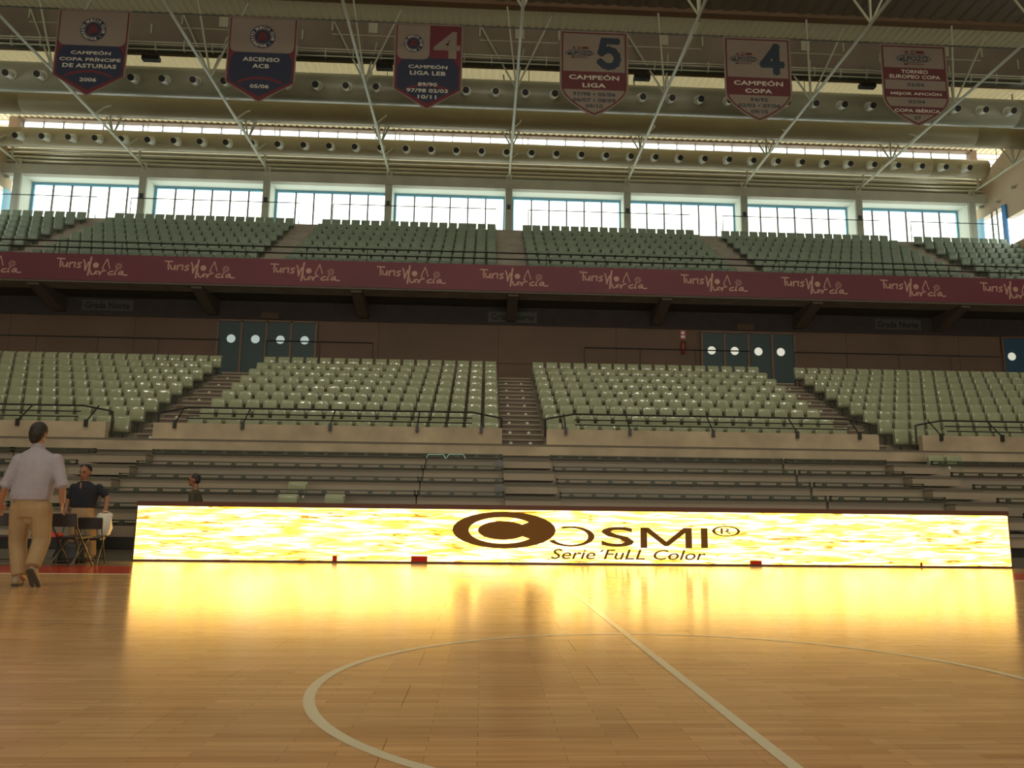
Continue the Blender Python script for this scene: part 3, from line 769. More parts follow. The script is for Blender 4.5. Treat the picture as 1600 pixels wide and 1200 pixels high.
MB().box(cxb-cxm, cxb-cxm+.35, -.35, .05, -.5, zc1-zc0).build('end_post', M['steel_brown'], cw)
portal(cxa, cxb, zc0, zc1, YC_-.06, False)
for n_, (a, b) in ((10, (cxb+.5, cxb+4.2)), (11, (cxa-4, cxa-.6))):
    w_ = empty(f'window_{n_}', (a, YC_, zc0), label=f'short slatted clerestory window at the {"right" if n_==10 else "left"} end of the roof', kind='structure')
    MB().box(0, b-a, -.006, .006, 0, zc1-zc0).build('pane', M['glass'], w_)
    for q in range(5): MB().box(0, b-a, -.04, 0, .12+q*.3, .17+q*.3).build('slat', M['cream_wall'], w_)
MB().box(XW-4, XE+4, YC_, YC_+.15, zb1, zc0).build('wall_clerestory', M['cream_wall']); structure(bpy.data.objects['wall_clerestory'], 'cream wall strip below the clerestory window')

def ribdeck(xa, xb, ya, yb, z, pitch=.31, slab=True):
    mb = MB(); n = int((xb-xa)/pitch)
    for k in range(n):
        x = xa+k*pitch
        mb.add([(x,ya,z+.05),(x+pitch*.3,ya,z+.05),(x+pitch*.42,ya,z),(x+pitch*.88,ya,z),(x+pitch,ya,z+.05),
                (x,yb,z+.05),(x+pitch*.3,yb,z+.05),(x+pitch*.42,yb,z),(x+pitch*.88,yb,z),(x+pitch,yb,z+.05)],
               [(0,1,6,5),(1,2,7,6),(2,3,8,7),(3,4,9,8)])
    if slab: mb.box(xa, xb, ya, yb, z+.06, z+.2)
    return mb
YFA = 30.6
YCE = 29.0
ce = empty('ceiling', (0, 0, 0), label='ribbed metal roof deck of the sports hall', kind='structure')
ribdeck(XW-4, XE+4, YFA+.15, YC_+.1, ZR, slab=False).build('ribbed_deck_bright', M['deck_light'], ce)
ribdeck(XW-4, XE+4, YCE+.2, YFA+.1, ZR, slab=False).build('ribbed_deck_olive', M['deck_mid'], ce)
ADDED_SKYL = [(14.0, 19.0), (-2.0, 3.0), (-18.0, -13.0)]  # skylights added out of view to brighten floor and stands
M['frosted'] = glass('added_frosted_skylight', (.62, .60, .54, 1))
ylo = YS-1
for a, b in sorted(ADDED_SKYL)+[(YCE, YCE)]:
    ribdeck(XW-4, XE+4, ylo, a, ZR, .6).build('ribbed_deck_dark', M['deck_dark'], ce); ylo = b
for q, (a, b) in enumerate(ADDED_SKYL):
    MB().box(XW-4, XE+4, a, b, ZR+.1, ZR+.12).build('added_skylight_pane', M['frosted'], ce)
    l = bpy.data.lights.new('window_portal', 'AREA'); l.shape = 'RECTANGLE'; l.size = XE-XW; l.size_y = b-a; l.cycles.is_portal = True
    o = bpy.data.objects.new('window_portal', l); C.objects.link(o); o.location = (XC, (a+b)/2, ZR+.02)
for lx in (-17.5, -8.5, 1.0, 10.5, 19.5):
    lh = MB().loft([((lx, 5, 17.35), .42, .42), ((lx, 5, 17.9), .2, .2)], 12); lh.tube((lx, 5, 17.9), (lx, 5, ZR), .03, n=5)
    lh.build('added_lamp_housing', M['black'], ce)  # body for each added lamp above the view
zf0 = zat(800, 103.5, YFA)
fa = empty('roof_fascia', (XC, YFA, ZR), label='dark steel roof girder with hangers behind the champion banners', cat='girder')
MB().box(XW-4-XC, XE+4-XC, 0, .18, zf0-ZR+.1, .22).build('web_plate', M['fascia'], fa)
MB().box(XW-4-XC, XE+4-XC, -.12, .27, zf0-ZR, zf0-ZR+.12).build('bottom_flange', M['steel_brown'], fa)
for k in range(-5, 6):
    X = BAY*k
    MB().box(X-.05, X+.32, -.04, 0, -.52, -.08).build('access_plate', M['deck_mid'], fa)
    for q, dz in ((1.75, 0), (-1.5, 0), (3.3, -.45)):
        MB().box(X+q-.03, X+q+.03, -.06, 0, -.50+dz, -.08+dz).build('hanger', M['steel_white'], fa)
    MB().box(X-1.5, X+1.7, -.03, 0, -.66, -.62).build('stiffener', M['deck_mid'], fa)
MB().box(XW-4-XC, XE+4-XC, YCE-YFA-.1, YCE-YFA+.25, -.14, .22).build('edge_purlin', M['steel_brown'], fa)
# catwalk rails / cable tray under the girder
yc = YFA-.55
ct = empty('cable_tray', (XC, yc, zf0), label='long dark cable tray with pale rails running under the roof girder', cat='cable tray')
for yy_, r, mt_ in ((88, .03, 'steel_white'), (91.5, .022, 'steel_white'), (99, .028, 'steel_white')):
    MB().tube((XW-XC, 0, zat(800, yy_, yc)-zf0), (XE-XC, 0, zat(800, yy_, yc)-zf0), r, n=6).build('rail', M[mt_], ct)
zt_ = zat(800, 95.5, yc)-zf0
MB().box(XW-XC, XE-XC, .1, .35, zt_-.07, zt_+.08).build('tray', M['rail_dark'], ct)
rr = random.Random(3)
for k in range(44):
    X = XW-XC+.6+k*1.1
    MB().box(X-.02, X+.02, -.02, .12, zt_-.12, zt_+.2+rr.random()*.12).build('bracket', M['steel_white'], ct)
    
# floodlights under the girder
for x, y, lb in ((236, 91, 'dark floodlight hanging between the first and second banners'), (601, 105, 'dark floodlight hanging left of the third banner'),
                 (1003, 121, 'dark floodlight hanging right of the fourth banner'), (1355, 134, 'dark floodlight hanging left of the sixth banner')):
    P = at(x, y, YFA-.3); e = empty('floodlight', P, label=lb, cat='floodlight', group='floodlights under the roof girder')
    MB().prism([(-.13,-.10),(.13,-.10),(.16,.06),(-.10,.10)], -.33, .33, 'x').build('housing', M['black'], e)
    for q in (-.08, .10): MB().tube((q,0,.08),(q,0,zf0-P.z+.02), .015, n=5).build('hanger', M['black'], e)

# air ducts
def duct(name, y_px, Y, r, nozzles, pitch, x0n, material, label, xa, xb, zmin=None):
    c = at(800, y_px, Y); z = c.z
    e = empty('air_duct', (XC, Y, z), label=label, cat='air duct', group='air ducts under the roof')
    body = MB(); n = 28; 
    segs_ = int((xb-xa)/3)+1
    for q in range(segs_):
        a, b = xa+(xb-xa)*q/segs_, xa+(xb-xa)*(q+1)/segs_
        body.tube((a-XC, 0, 0), (b-XC, 0, 0), r, n=n, cap=(q in (0, segs_-1)))
    o = body.build('duct_body', material, e, True)
    if nozzles:
        nz = MB().tube((0, -r+.08, .02), (0, -r-.06, .03), .215, .20, n=16); nz.tube((0, -r-.04, .02), (0, -r-.48, .05), .165, .15, n=16)
        tl = Matrix.Rotation(math.radians(24), 4, 'X'); nz.v = [tuple(tl @ Vector(v)) for v in nz.v]
        nme = nz.mesh('nozzle', M['nozzle']); hm = MB().tube(tl @ Vector((0, -r-.475, .05)), tl @ Vector((0, -r-.49, .051)), .135, n=14).mesh('throat', M['hole'])
        x = x0n
        while x < xb-.5:
            if x > xa+.3:
                q = inst(nme, 'nozzle', (x-XC, 0, 0), e); inst(hm, 'throat', (0, 0, 0), q)
            x += pitch
    for q in range(-4, 5):
        X = BAY*q
        MB().tube((X+.6, 0, r), (X+.6, 0, ZR-z), .02, n=5).build('hanger', M['steel_white'], e)
duct('air_duct', 240, 37.25, .46, True, BAY/5, xat(34, 212, 36.7)-.12, M['duct2'], 'lowest olive fabric air duct with round nozzles below the clerestory', xat(-60,210,37.2), xat(1540,265,37.2))
duct('air_duct', 186, 34.9, .56, False, 1, 0, M['duct2'], 'plain olive air duct without nozzles between the nozzled ducts', XW, XE)
duct('air_duct', 149, 31.95, .60, True, 1.22, xat(20, 120, 31.3)-.1-1.22*0, M['duct'], 'large olive air duct with round nozzles behind the banners', XW, XE)

# roof trusses
sm_cache = {}
tlab = side_n[1:8]
for k in range(-4, 5):
    X = XC+BAY*k
    e = empty('roof_truss', (X, YB, ZCH), label=f'white tubular roof truss running toward the windows, {["leftmost","second from left","third from left","fourth from left","middle","fourth from right","third from right","second from right","rightmost"][k+4]} of nine', cat='truss', group='roof trusses')
    MB().tube((0, 0, 0), (0, -30, 0), .058, n=10).build('bottom_chord', M['steel_white'], e, True)
    MB().box(-.14, .14, -.02, .04, -.28, .2).build('end_plate', M['steel_white'], e)
    MB().tube((0, -.6, 0), (0, -.6, .55), .05, n=6).build('strut', M['steel_white'], e)
    H = ZR-ZCH
    for nd in (-3.4, -8.6, -13.8, -19.0):
        for dx, dy in ((-1.5, .5), (-.45, -1.0), (.45, .9), (1.4, -.4)):
            MB().tube((0, nd, 0), (dx, nd+dy, H), .04, n=6).build('strut', M['steel_white'], e)
        # bent bracket hanging the ducts
    for nd in (-2.1, -5.2):
        MB().path([(0, nd, .05), (.35, nd+.1, .42), (.35, nd+.6, .75)], .035).build('duct_bracket', M['steel_white'], e)

# ------------------------------------------------------------------ side and south walls
def side_wall(name, X, sgn, label):
    e = empty(name, (X, 0, 0), label=label, kind='structure'); t = .4*sgn
    a, b = sorted((0, t))
    zlo = 16.55
    # concrete band with a sloping top
    MB().prism([(YB-.2+1.2, zlo), (YB-.2+1.2, 18.4), (35.25, 19.85), (33.5, ZR), (20, ZR), (20, zlo)], a, b, 'x').build('upper_band', M['cream_wall'], e)
    MB().box(a, b, YS, 20, 0, ZR).build('side_panel', M['south'], e)
    MB().box(a, b, 20, 37.1, 0, 14.4).build('lower_panel', M['cream_wall'], e)
    MB().box(a, b, 20, 37.15, 15.8, zlo).build('lintel', M['cream_wall'], e)
    MB().box(a, b, 37.1, YG+.4, 0, ZU+.2).build('lower_panel', M['cream_wall'], e)
    # blue framed window next to the corner
    for y0, y1, mt_ in ((YG-.1, YG+.3, 'frame_deep'), (38.95, YG-.1, 'frame_blue'), (37.1, 37.4, 'frame_deep'), (38.2, 38.26, 'mullion'), (37.8, 37.83, 'mullion')):
        MB().box(min(0, -sgn*.08), max(0, -sgn*.08), y0, y1, ZU+.2, zlo).build('window_frame', M[mt_], e)
    MB().box(-.01, .01, 37.4, YG, ZU+.2, zlo).build('pane', M['glass'], e)
    MB().box(-.01, .01, 20, 37.1, 14.4, 15.8).build('pane', M['glass'], e)
    for q in range(3): MB().box(min(0,-sgn*.2), max(0,-sgn*.2), 38.9-q*1.3, 39.0-q*1.3, zlo+.5-.25*(q%2), zlo+.62-.25*(q%2)).build('lamp_bracket', M['pillar'], e)
side_wall('wall_east', XE, 1, 'cream concrete side wall with blue window at the right')
side_wall('wall_west', XW, -1, 'cream concrete side wall with blue window at the left')
ws = empty('wall_south', (XC, YS, 0), label='wall of the hall opposite the stand, with a long window', kind='structure')  # the long window is added for light
SZ0, SZ1, SX = .5, 9.5, 23.5  # window opening added behind the camera, sized to light the stands
MB().box(XW-XC, XE-XC, -.4, 0, 0, SZ0).build('lower_panel', M['south'], ws)
MB().box(XW-XC, XE-XC, -.4, 0, SZ1, ZR+.2).build('upper_panel', M['south'], ws)
MB().box(XW-XC, -SX, -.4, 0, SZ0, SZ1).build('side_panel', M['south'], ws); MB().box(SX, XE-XC, -.4, 0, SZ0, SZ1).build('side_panel', M['south'], ws)
for q in range(13): X = -SX+2*SX*q/12; MB().box(X-.06, X+.06, -.2, -.05, SZ0, SZ1).build('mullion', M['mullion'], ws)
portal(XC-SX, XC+SX, SZ0, SZ1, YS+.05, True)

# ================================================================== LED SCREEN
LX0, LX1, LY = xat(208, 877, 14.85), xat(1581, 887.5, 14.85), 14.85
LZ0, LZ1 = .035, .955
led = empty('led_screen', ((LX0+LX1)/2, LY, 0), label='long low lit advertising screen with dark COSMI logo at the courtside', cat='screen'); lm = (LX0+LX1)/2
MB().box(LX0-lm, LX1-lm, 0, .03, LZ0, LZ1).build('screen', M['led'], led)
cs = MB().box(LX0-lm-.02, LX1-lm+.02, .03, .13, 0, LZ1+.05); cs.box(LX0-lm-.02, LX1-lm+.02, -.015, .03, 0, LZ0); cs.box(LX0-lm-.02, LX1-lm+.02, -.012, .13, LZ1, LZ1+.085)
cs.box(LX0-lm-.02, LX0-lm, -.005, .03, 0, LZ1+.05); cs.box(LX1-lm, LX1-lm+.02, -.005, .03, 0, LZ1+.05)
cs.build('cabinet', M['led_case'], led)
for q in range(9):
    X = LX0-lm+.8+q*1.78; MB().prism([(.13, 0), (.30, 0), (.13, .7)], X-.02, X+.02, 'x').build('support', M['black'], led)
MB().box(LX0-lm+.1, LX0-lm+.35, .02, .12, LZ1+.05, LZ1+.08).build('handle', M['black'], led)
def lp(cx_, cy_):           # from measured logo crop units
    P = at(680+cx_/3.2, 780+cy_/3.2-(cx_-700)/3.2*.0095*0, LY-.01); return (P.x-lm, P.z)
cX, cZ = lp(345, 154); rX = lp(603, 154)[0]-cX; rZ = (lp(345, 62)[1]-lp(345, 247)[1])/2
mb = flat(ell(cX, cZ, rX, rZ), -.003, .004); mb.build('logo_disc', M['led_ink'], led)
c2x, c2z = lp(338, 156); ox = c2x-lp(168, 155)[0]; oz = (lp(330, 90)[1]-lp(330, 222)[1])/2; ix = c2x-lp(218, 155)[0]; iz = (lp(330, 108)[1]-lp(330, 201)[1])/2
mb = MB(); arcband(mb, c2x, c2z, ox, oz, ix*1.04, iz, 40, 322, -.009, 40); mb.build('logo_letter_c', M['led'], led)
ocx, ocz = lp(676, 186); mb = MB()
arcband(mb, ocx, ocz, lp(797,185)[0]-ocx, (lp(690,134)[1]-lp(690,236)[1])/2, lp(765,185)[0]-ocx, (lp(690,143)[1]-lp(690,227)[1])/2, -155, 115, -.003, 36)
mb.build('logo_letter_o', M['led_ink'], led)
def ledtext(t, x0, x1, y0, y1, mt_='led_ink', bold=0, name='lettering', shear=0):
    A = lp(x0, y1); B = lp(x1, y0)
    return put_text(t, (A[0]+B[0])/2, (A[1]+B[1])/2, -.004, M[mt_], led, name=name, width=B[0]-A[0], height=B[1]-A[1], bold=bold, shear=shear)
ledtext('S', 830, 995, 139, 238, bold=.012, name='logo_letter_s')
# M and I drawn as strokes
mb = MB()
A = lp(1027, 244); B = lp(1283, 144); wv = (B[0]-A[0]); hv = B[1]-A[1]
def q_(u, v): return (A[0]+u*wv, A[1]+v*hv)
mb.prism([q_(0,0), q_(.13,0), q_(.13,1), q_(0,1)], -.007, -.003, 'y')
mb.prism([q_(.87,0), q_(1,0), q_(1,1), q_(.87,1)], -.007, -.003, 'y')
mb.prism([q_(.0,1), q_(.46,.10), q_(.52,.10), q_(.52,.28), q_(.16,1)], -.007, -.003, 'y')
mb.prism([q_(1,1), q_(.84,1), q_(.48,.28), q_(.48,.10), q_(.54,.10)], -.0072, -.0032, 'y')
mb.build('logo_letter_m', M['led_ink'], led)
A2 = lp(1330, 245); B2 = lp(1362, 145); flat([(A2[0],A2[1]),(B2[0],A2[1]),(B2[0],B2[1]),(A2[0],B2[1])], -.003).build('logo_letter_i', M['led_ink'], led)
rcx, rcz = lp(1455, 160); mb = MB(); arcband(mb, rcx, rcz, lp(1525,160)[0]-rcx, (lp(1455,134)[1]-lp(1455,187)[1])/2, lp(1511,160)[0]-rcx, (lp(1455,139.5)[1]-lp(1455,181.5)[1])/2, 0, 360, -.003, 32)
mb.build('registered_ring', M['led_ink'], led)
ledtext('R', 1428, 1484, 146, 174, name='registered_letter')
ledtext('Serie´FuLL Color', 578, 1355, 255, 299, bold=.010, shear=.25)
for x, y0, y1, wpx in ((642, 869, 879, 26), (1172, 876, 885, 18), (519, 868, 878, 8), (1438, 879, 886, 3)):
    P = at(x, y1, LY); Q = at(x+wpx, y0, LY)
    flat([(P.x-lm, max(P.z, LZ0)), (Q.x-lm, max(P.z, LZ0)), (Q.x-lm, Q.z), (P.x-lm, Q.z)], -.003).build('red_block', M['led_red'], led)

# ================================================================== BANNERS
YBN = 27.6
def banner_frame(i, pxc, ytop, ybot, wpx, label, kindB):
    P = at(pxc, ytop, YBN); Bt = at(pxc, ybot, YBN); H = P.z-Bt.z; W = xat(pxc+wpx/2, ytop, YBN)-xat(pxc-wpx/2, ytop, YBN)
    e = empty('champion_banner', P, label=label, cat='banner', group='champion banners under the roof')
    return e, W/2, H
def rrect(x0, x1, z0, z1, r):
    p = []
    p += [(x0, z1)]
    for a in range(0, 91, 30): p.append((x0+r-r*math.cos(math.radians(a)), z0+r-r*math.sin(math.radians(a))))
    for a in range(0, 91, 30): p.append((x1-r+r*math.sin(math.radians(a)), z0+r-r*math.cos(math.radians(a))))
    p += [(x1, z1)]; return p
def badge(e, cx, cz, r):
    flat(ell(cx, cz, r, r), -.016, .004).build('badge_ring', M['navy'], e)
    mb = MB(); arcband(mb, cx, cz, r*.66, r*.66, r*.62, r*.62, 0, 360, -.021, 28, .003); mb.build('badge_line', M['bcream'], e)
    mb = MB(); 
    for dx, dz, rr_ in ((0, .12, .34), (-.2, -.2, .22), (.22, -.1, .2)):
        mb.prism(ell(cx+dx*r, cz+dz*r, rr_*r, rr_*r, n=14), -.023-.001*rr_, -.02, 'y')
    mb.build('badge_emblem', M['bmaroon'], e)
    txt = 'MURCIA CLUB * BALONCESTO '
    for j, ch in enumerate(txt):
        if ch == ' ': continue
        a = math.radians(128-360*j/len(txt)); me = text_mesh(ch, height=None, size=r*.30, bold=.004, depth=.002)
        me.transform(Matrix.Translation((0, r*.82, 0))); me.transform(Matrix.Rotation(a-PI/2, 4, 'Z')); me.transform(STAND)
        me.materials.clear(); me.materials.append(M['bwhite'])
        for p in me.polygons: p.material_index = 0
        o = bpy.data.objects.new('lettering', me); C.objects.link(o); o.location = (cx, -.022, cz); o.parent = e
def club_banner(i, pxc, yt, yb, wpx, label, lines, years, big=None):
    e, w_, H = banner_frame(i, pxc, yt, yb, wpx, label, 0); sh = .765
    def out(d, t=0): return [(-w_+d, -d-t), (-w_+d, -H*sh), (0, -H+d*1.25), (w_-d, -H*sh), (w_-d, -d-t)]
    flat(out(0)[0:1]+out(0)[1:], 0, .006).build('cloth', M['bcream'], e)
    flat(out(.05), -.006).build('crimson_field', M['bred'], e)
    flat([(-w_+.13, -.50*H), (-w_+.13, -H*sh+.05), (0, -H+.25), (w_-.13, -H*sh+.05), (w_-.13, -.50*H), (w_-.36, -.40*H), (-w_+.36, -.40*H)], -.009).build('navy_field', M['navy'], e)
    mb = MB(); arcband(mb, 0, -H*1.06, w_*1.18, H*.36, w_*1.13, H*.33, 56, 124, -.0115, 20, .002); mb.build('crimson_arc', M['bred'], e)
    xr = w_-.1 if not big else .03*w_
    flat(rrect(-w_+.1, xr, -.42*H, -.07, .22), -.012).build('cream_panel', M['bcream'], e)
    badge(e, (-w_+.1+xr)/2, -.235*H if not big else -.235*H, .135*H if not big else .105*H)
    if big: put_text(big, w_*.54, -.24*H, -.012, M['bcream'], e, height=.315*H, width=w_*.78, bold=.03)
    z = -.50*H
    for t, wd in lines: put_text(t, 0, z, -.012, M['bwhite'], e, height=.048*H, width=wd*w_*2, bold=.028, spacing=1.05); z -= .077*H
    z = -.812*H if len(years) == 1 else -.708*H
    for t, wd in years: put_text(t, 0, z, -.014, M['bwhite'], e, height=.043*H, width=wd*w_*2, bold=.028, spacing=1.05); z -= .072*H
    return e
club_banner(0, 149.5, 15.5, 151, 113, 'crimson and navy pennant reading Campeón Copa Príncipe de Asturias 2006', [('CAMPEÓN', .55), ('COPA PRÍNCIPE', .84), ('DE ASTURIAS', .74)], [('2006', .23)])
club_banner(1, 413, 27, 161, 108, 'crimson and navy pennant reading Ascenso ACB 05/06', [('ASCENSO', .53), ('ACB', .24)], [('05/06', .27)])
club_banner(2, 671, 38, 172, 106, 'crimson and navy pennant with large pale 4 reading Campeón Liga LEB', [('CAMPEÓN', .57), ('LIGA LEB', .52)], [('89/90', .28), ('97/98 02/03', .60), ('10/11', .27)], big='4')
def shield(w_, H, d, n=10):
    p = [(-w_+d, -d), (-w_+d, -.66*H)]
    for k in range(1, n):
        t = k/n; p.append((-(w_-d)*(1-t**1.55), -.66*H-(.34*H-d*1.15)*(t**.85)))
    p.append((0, -H+d*1.15))
    return p+[(-x, z) for x, z in reversed(p[:-1])]
def pozo_logo(e, cx, cz, s):
    mb = MB(); hw, hh = .5*s, .12*s
    pts = ell(cx, cz, hw, hh, n=24)
    stroke(mb, pts+[pts[0]], .018*s*1.0, -.016); mb.build('logo_ring', M['bnavy2'], e)
    put_text('eLPOZO', cx, cz, -.016, M['bnavy2'], e, width=.84*s, height=.15*s, bold=.03)
    put_text('A', cx-.2*s, cz+.20*s, -.016, M['bmaroon'], e, width=.13*s, height=.10*s, bold=.06)
    mb = MB(); arcband(mb, cx-.02*s, cz+.2*s, .06*s, .06*s, .035*s, .035*s, 0, 360, -.016, 12); mb.prism([(cx+.08*s, cz+.16*s), (cx+.34*s, cz+.16*s), (cx+.3*s, cz+.25*s), (cx+.08*s, cz+.25*s)], -.02, -.016, 'y')
    mb.prism([(cx-.3*s, cz-.2*s), (cx-.18*s, cz-.2*s), (cx-.16*s, cz-.15*s), (cx-.3*s, cz-.15*s)], -.02, -.016, 'y'); mb.prism([(cx-.14*s, cz-.18*s), (cx+.3*s, cz-.18*s), (cx+.3*s, cz-.16*s), (cx-.14*s, cz-.16*s)], -.02, -.016, 'y')
    mb.build('logo_mark', M['bmaroon'], e)
def futsal_banner(i, pxc, yt, yb, wpx, label, big, bands, plain):
    e, w_, H = banner_frame(i, pxc, yt, yb, wpx, label, 1)
    flat(shield(w_, H, 0), 0, .006).build('cloth', M['bcream'], e)
    flat(shield(w_, H, .065), -.006).build('maroon_border', M['bmaroon'], e)
    flat(shield(w_, H, .125), -.009).build('cream_field', M['bcream'], e)
    def halfw(f):    # half width of the field at fraction f down
        P_ = shield(w_, H, .125); zz = -f*H; best = w_-.125
        for a, b in zip(P_[:len(P_)//2], P_[1:len(P_)//2+1]):
            if (a[1]-zz)*(b[1]-zz) <= 0 and a[1] != b[1]: t = (zz-a[1])/(b[1]-a[1]); best = -(a[0]+(b[0]-a[0])*t)
        return best
    for f0, f1 in bands:
        flat([(-halfw(f0)-.02, -f0*H), (halfw(f0)+.02, -f0*H), (halfw(f1)+.02, -f1*H), (-halfw(f1)-.02, -f1*H)], -.011).build('maroon_band', M['bmaroon'], e)
    if big:
        pozo_logo(e, -w_*.42, -.265*H, w_*.82)
        bx, bz, bw, bh = w_*.43, -.26*H, w_*.70, .36*H      # thick rounded numeral
        def U(p): return [(bx+(u-.5)*bw, bz+(v-.5)*bh) for u, v in p]
        mb = MB()
        if big == '5': path = [(.84,.91),(.30,.91),(.19,.52)]; path2 = [(.19,.52),(.34,.60),(.52,.63),(.70,.58),(.83,.46),(.86,.32),(.80,.18),(.66,.10),(.48,.08),(.30,.12),(.15,.22)]
        else: path = [(.70,.93),(.12,.34),(.90,.34)]; path2 = [(.68,.93),(.68,.10)]
        for kq, pp in enumerate((path, path2)):
            pp = U(pp); stroke(mb, pp, .30*bw, -.012, .004)
            for jq, q in enumerate(pp): mb.prism(ell(q[0], q[1], .15*bw, .15*bw, n=14), -.0185-.0002*jq-.004*kq, -.0119, 'y')
        mb.build('numeral', M['bnavy2'], e)
    else: pozo_logo(e, 0, -.175*H, w_*1.02)
    for t, f, wd, h, mt_ in plain: put_text(t, 0, -f*H, -.014, M[mt_], e, height=h*H, width=wd*w_*2, bold=.028, spacing=1.05)
    return e
futsal_banner(3, 928, 49, 183, 106, 'cream and maroon shield banner with dark 5 reading Campeón Liga', '5', [(.478, .688)],
    [('CAMPEÓN', .54, .73, .065, 'bwhite'), ('LIGA', .637, .34, .05, 'bwhite'), ('97/98 • 05/06', .739, .62, .043, 'bnavy2'), ('06/07 • 08/09', .808, .62, .043, 'bnavy2'), ('09/10', .877, .25, .043, 'bnavy2')])
futsal_banner(4, 1182, 59, 191, 104, 'cream and maroon shield banner with dark 4 reading Campeón Copa', '4', [(.478, .688)],
    [('CAMPEÓN', .54, .73, .065, 'bwhite'), ('COPA', .637, .40, .05, 'bwhite'), ('94/95', .739, .26, .043, 'bnavy2'), ('02/03 • 07/08', .808, .62, .043, 'bnavy2'), ('09/10', .877, .25, .043, 'bnavy2')])
futsal_banner(5, 1425.5, 70, 198, 103, 'cream and maroon shield banner reading Torneo Europeo Copa, rightmost of the six', None, [(.29, .44), (.555, .65), (.76, .85)],
    [('TORNEO', .335, .40, .045, 'bwhite'), ('EUROPEO COPA', .398, .76, .045, 'bwhite'), ('03/04', .495, .25, .042, 'bnavy2'), ('MEJOR AFICIÓN', .605, .76, .05, 'bwhite'), ('03/04', .70, .25, .042, 'bnavy2'), ('COPA IBÉRICA', .805, .68, .048, 'bwhite'), ('07', .895, .10, .042, 'bnavy2')])
P0 = at(800, 43.5, YBN+.03)
cb = MB().tube((XW-P0.x, 0, 0), (XE-P0.x, 0, 0), .025, n=6).build('banner_cable', M['rail_dark'], None, loc=P0); tag(cb, 'dark steel cable the champion banners hang from', 'cable')

# ================================================================== LOOSE SEATS ON THE BLEACHERS
for x, y, i, lb in ((465, 752, 3, 'single pale green seat standing alone on the bleachers above the screen'), (450, 772, 4, 'pale green seat just above the screen top, left of two'),
                    (523, 772, 4, 'pale green seat just above the screen top, right of two'), (1461, 711, 0, 'pale green seat on the top bleacher row at right, left of the pair'),
                    (1489, 711, 0, 'pale green seat on the top bleacher row at right, right of the pair')):
    Y, Z = byz(i); P = at(x, y, Y+.1)
    o = inst(seat_me, 'stadium_seat', (P.x, Y+.05, Z-.36))
    o.location.z = P.z-.80; inst(pan_me, 'seat_pan', (0, 0, 0), o); inst(brk_me, 'bracket', (0, 0, 0), o)
    tag(o, lb, 'seat', 'loose seats left on the bleachers')
for a, b, lb in ((665, 697, 'pale cyan tubular seat frame on top bleacher row, left of the pair'), (697, 728, 'pale cyan tubular seat frame on top bleacher row, right of the pair')):  # the cyan is reflected light put into the tube colour
    Y, Z = byz(0); P = at(a, 715, Y-.08); Q = at(b, 715, Y-.08); T_ = at(a, 710, Y-.08).z; xm = (P.x+Q.x)/2; hw = (Q.x-P.x)/2-.01
    f_ = MB().path([(-hw, 0, P.z-.02), (-hw+.05, 0, T_), (hw-.05, 0, T_), (hw, 0, P.z-.02)], .012); f_.v = [(v[0], v[1], v[2]-P.z) for v in f_.v]
    o = f_.build('seat_frame', M['tube_cyan_reflection'], None, loc=(xm, Y-.08, P.z)); tag(o, lb, 'seat frame', 'pale seat frames')
for x, y, i, lb in ((779, 725, 1, 'grey half-round panel at the end of a bleacher row, upper one'), (781, 763, 3, 'grey half-round panel at the end of a bleacher row, lower one')):
    Y, Z = byz(i); P = at(x, y+4, Y-.07)
    o = MB().prism(ell(0, 0, .13, .15, 0, 180, 12), -.01, .01, 'y').build('end_panel', mat('grey_plastic', (.13,.13,.12), .5), None, loc=P); tag(o, lb, 'panel', 'half-round end panels')

# ================================================================== PEOPLE
def solid(mb, name, material, parent, voxel=.012, smooth=3):
    o = mb.build(name, material, None)
    r_ = o.modifiers.new('r', 'REMESH'); r_.mode = 'VOXEL'; r_.voxel_size = voxel; r_.use_smooth_shade = True
    s_ = o.modifiers.new('s', 'SMOOTH'); s_.factor = .5; s_.iterations = smooth
    dg = bpy.context.evaluated_depsgraph_get(); me = bpy.data.meshes.new_from_object(o.evaluated_get(dg))
    old = o.data; o.modifiers.clear(); o.data = me; bpy.data.meshes.remove(old)
    for p in me.polygons: p.use_smooth = True
    if parent: o.parent = parent
    return o
def hand(mb, wrist, d, side, s=1.0, curl=.5):
    """palm, four fingers and a thumb; d = pointing direction, side = thumb direction"""
    wrist = Vector(wrist); d = Vector(d).normalized(); side = Vector(side); side = (side-d*side.dot(d)).normalized(); up = d.cross(side)
    pc = wrist+d*.045*s
    for k in range(4):
        b0 = wrist+d*.02*s+side*(.026-.017*k)*s; b1 = wrist+d*.085*s+side*(.03-.02*k)*s
        mb.cap(b0, .015*s, b1, .012*s, 8)
        ln = (.07, .078, .072, .058)[k]*s
        m_ = b1+(d*(1-curl*.3)+up*curl*.5)*ln*.5; t_ = m_+(d*(1-curl*.8)+up*curl)*ln*.45
        mb.cap(b1, .0105*s, m_, .0095*s, 8); mb.cap(m_, .0095*s, t_, .008*s, 8)
    t0 = wrist+d*.02*s+side*.03*s; t1 = t0+(d*.7+side*.55)*.04*s; t2 = t1+(d*.9+side*.1)*.03*s
    mb.cap(t0, .014*s, t1, .012*s, 8); mb.cap(t1, .012*s, t2, .009*s, 8)
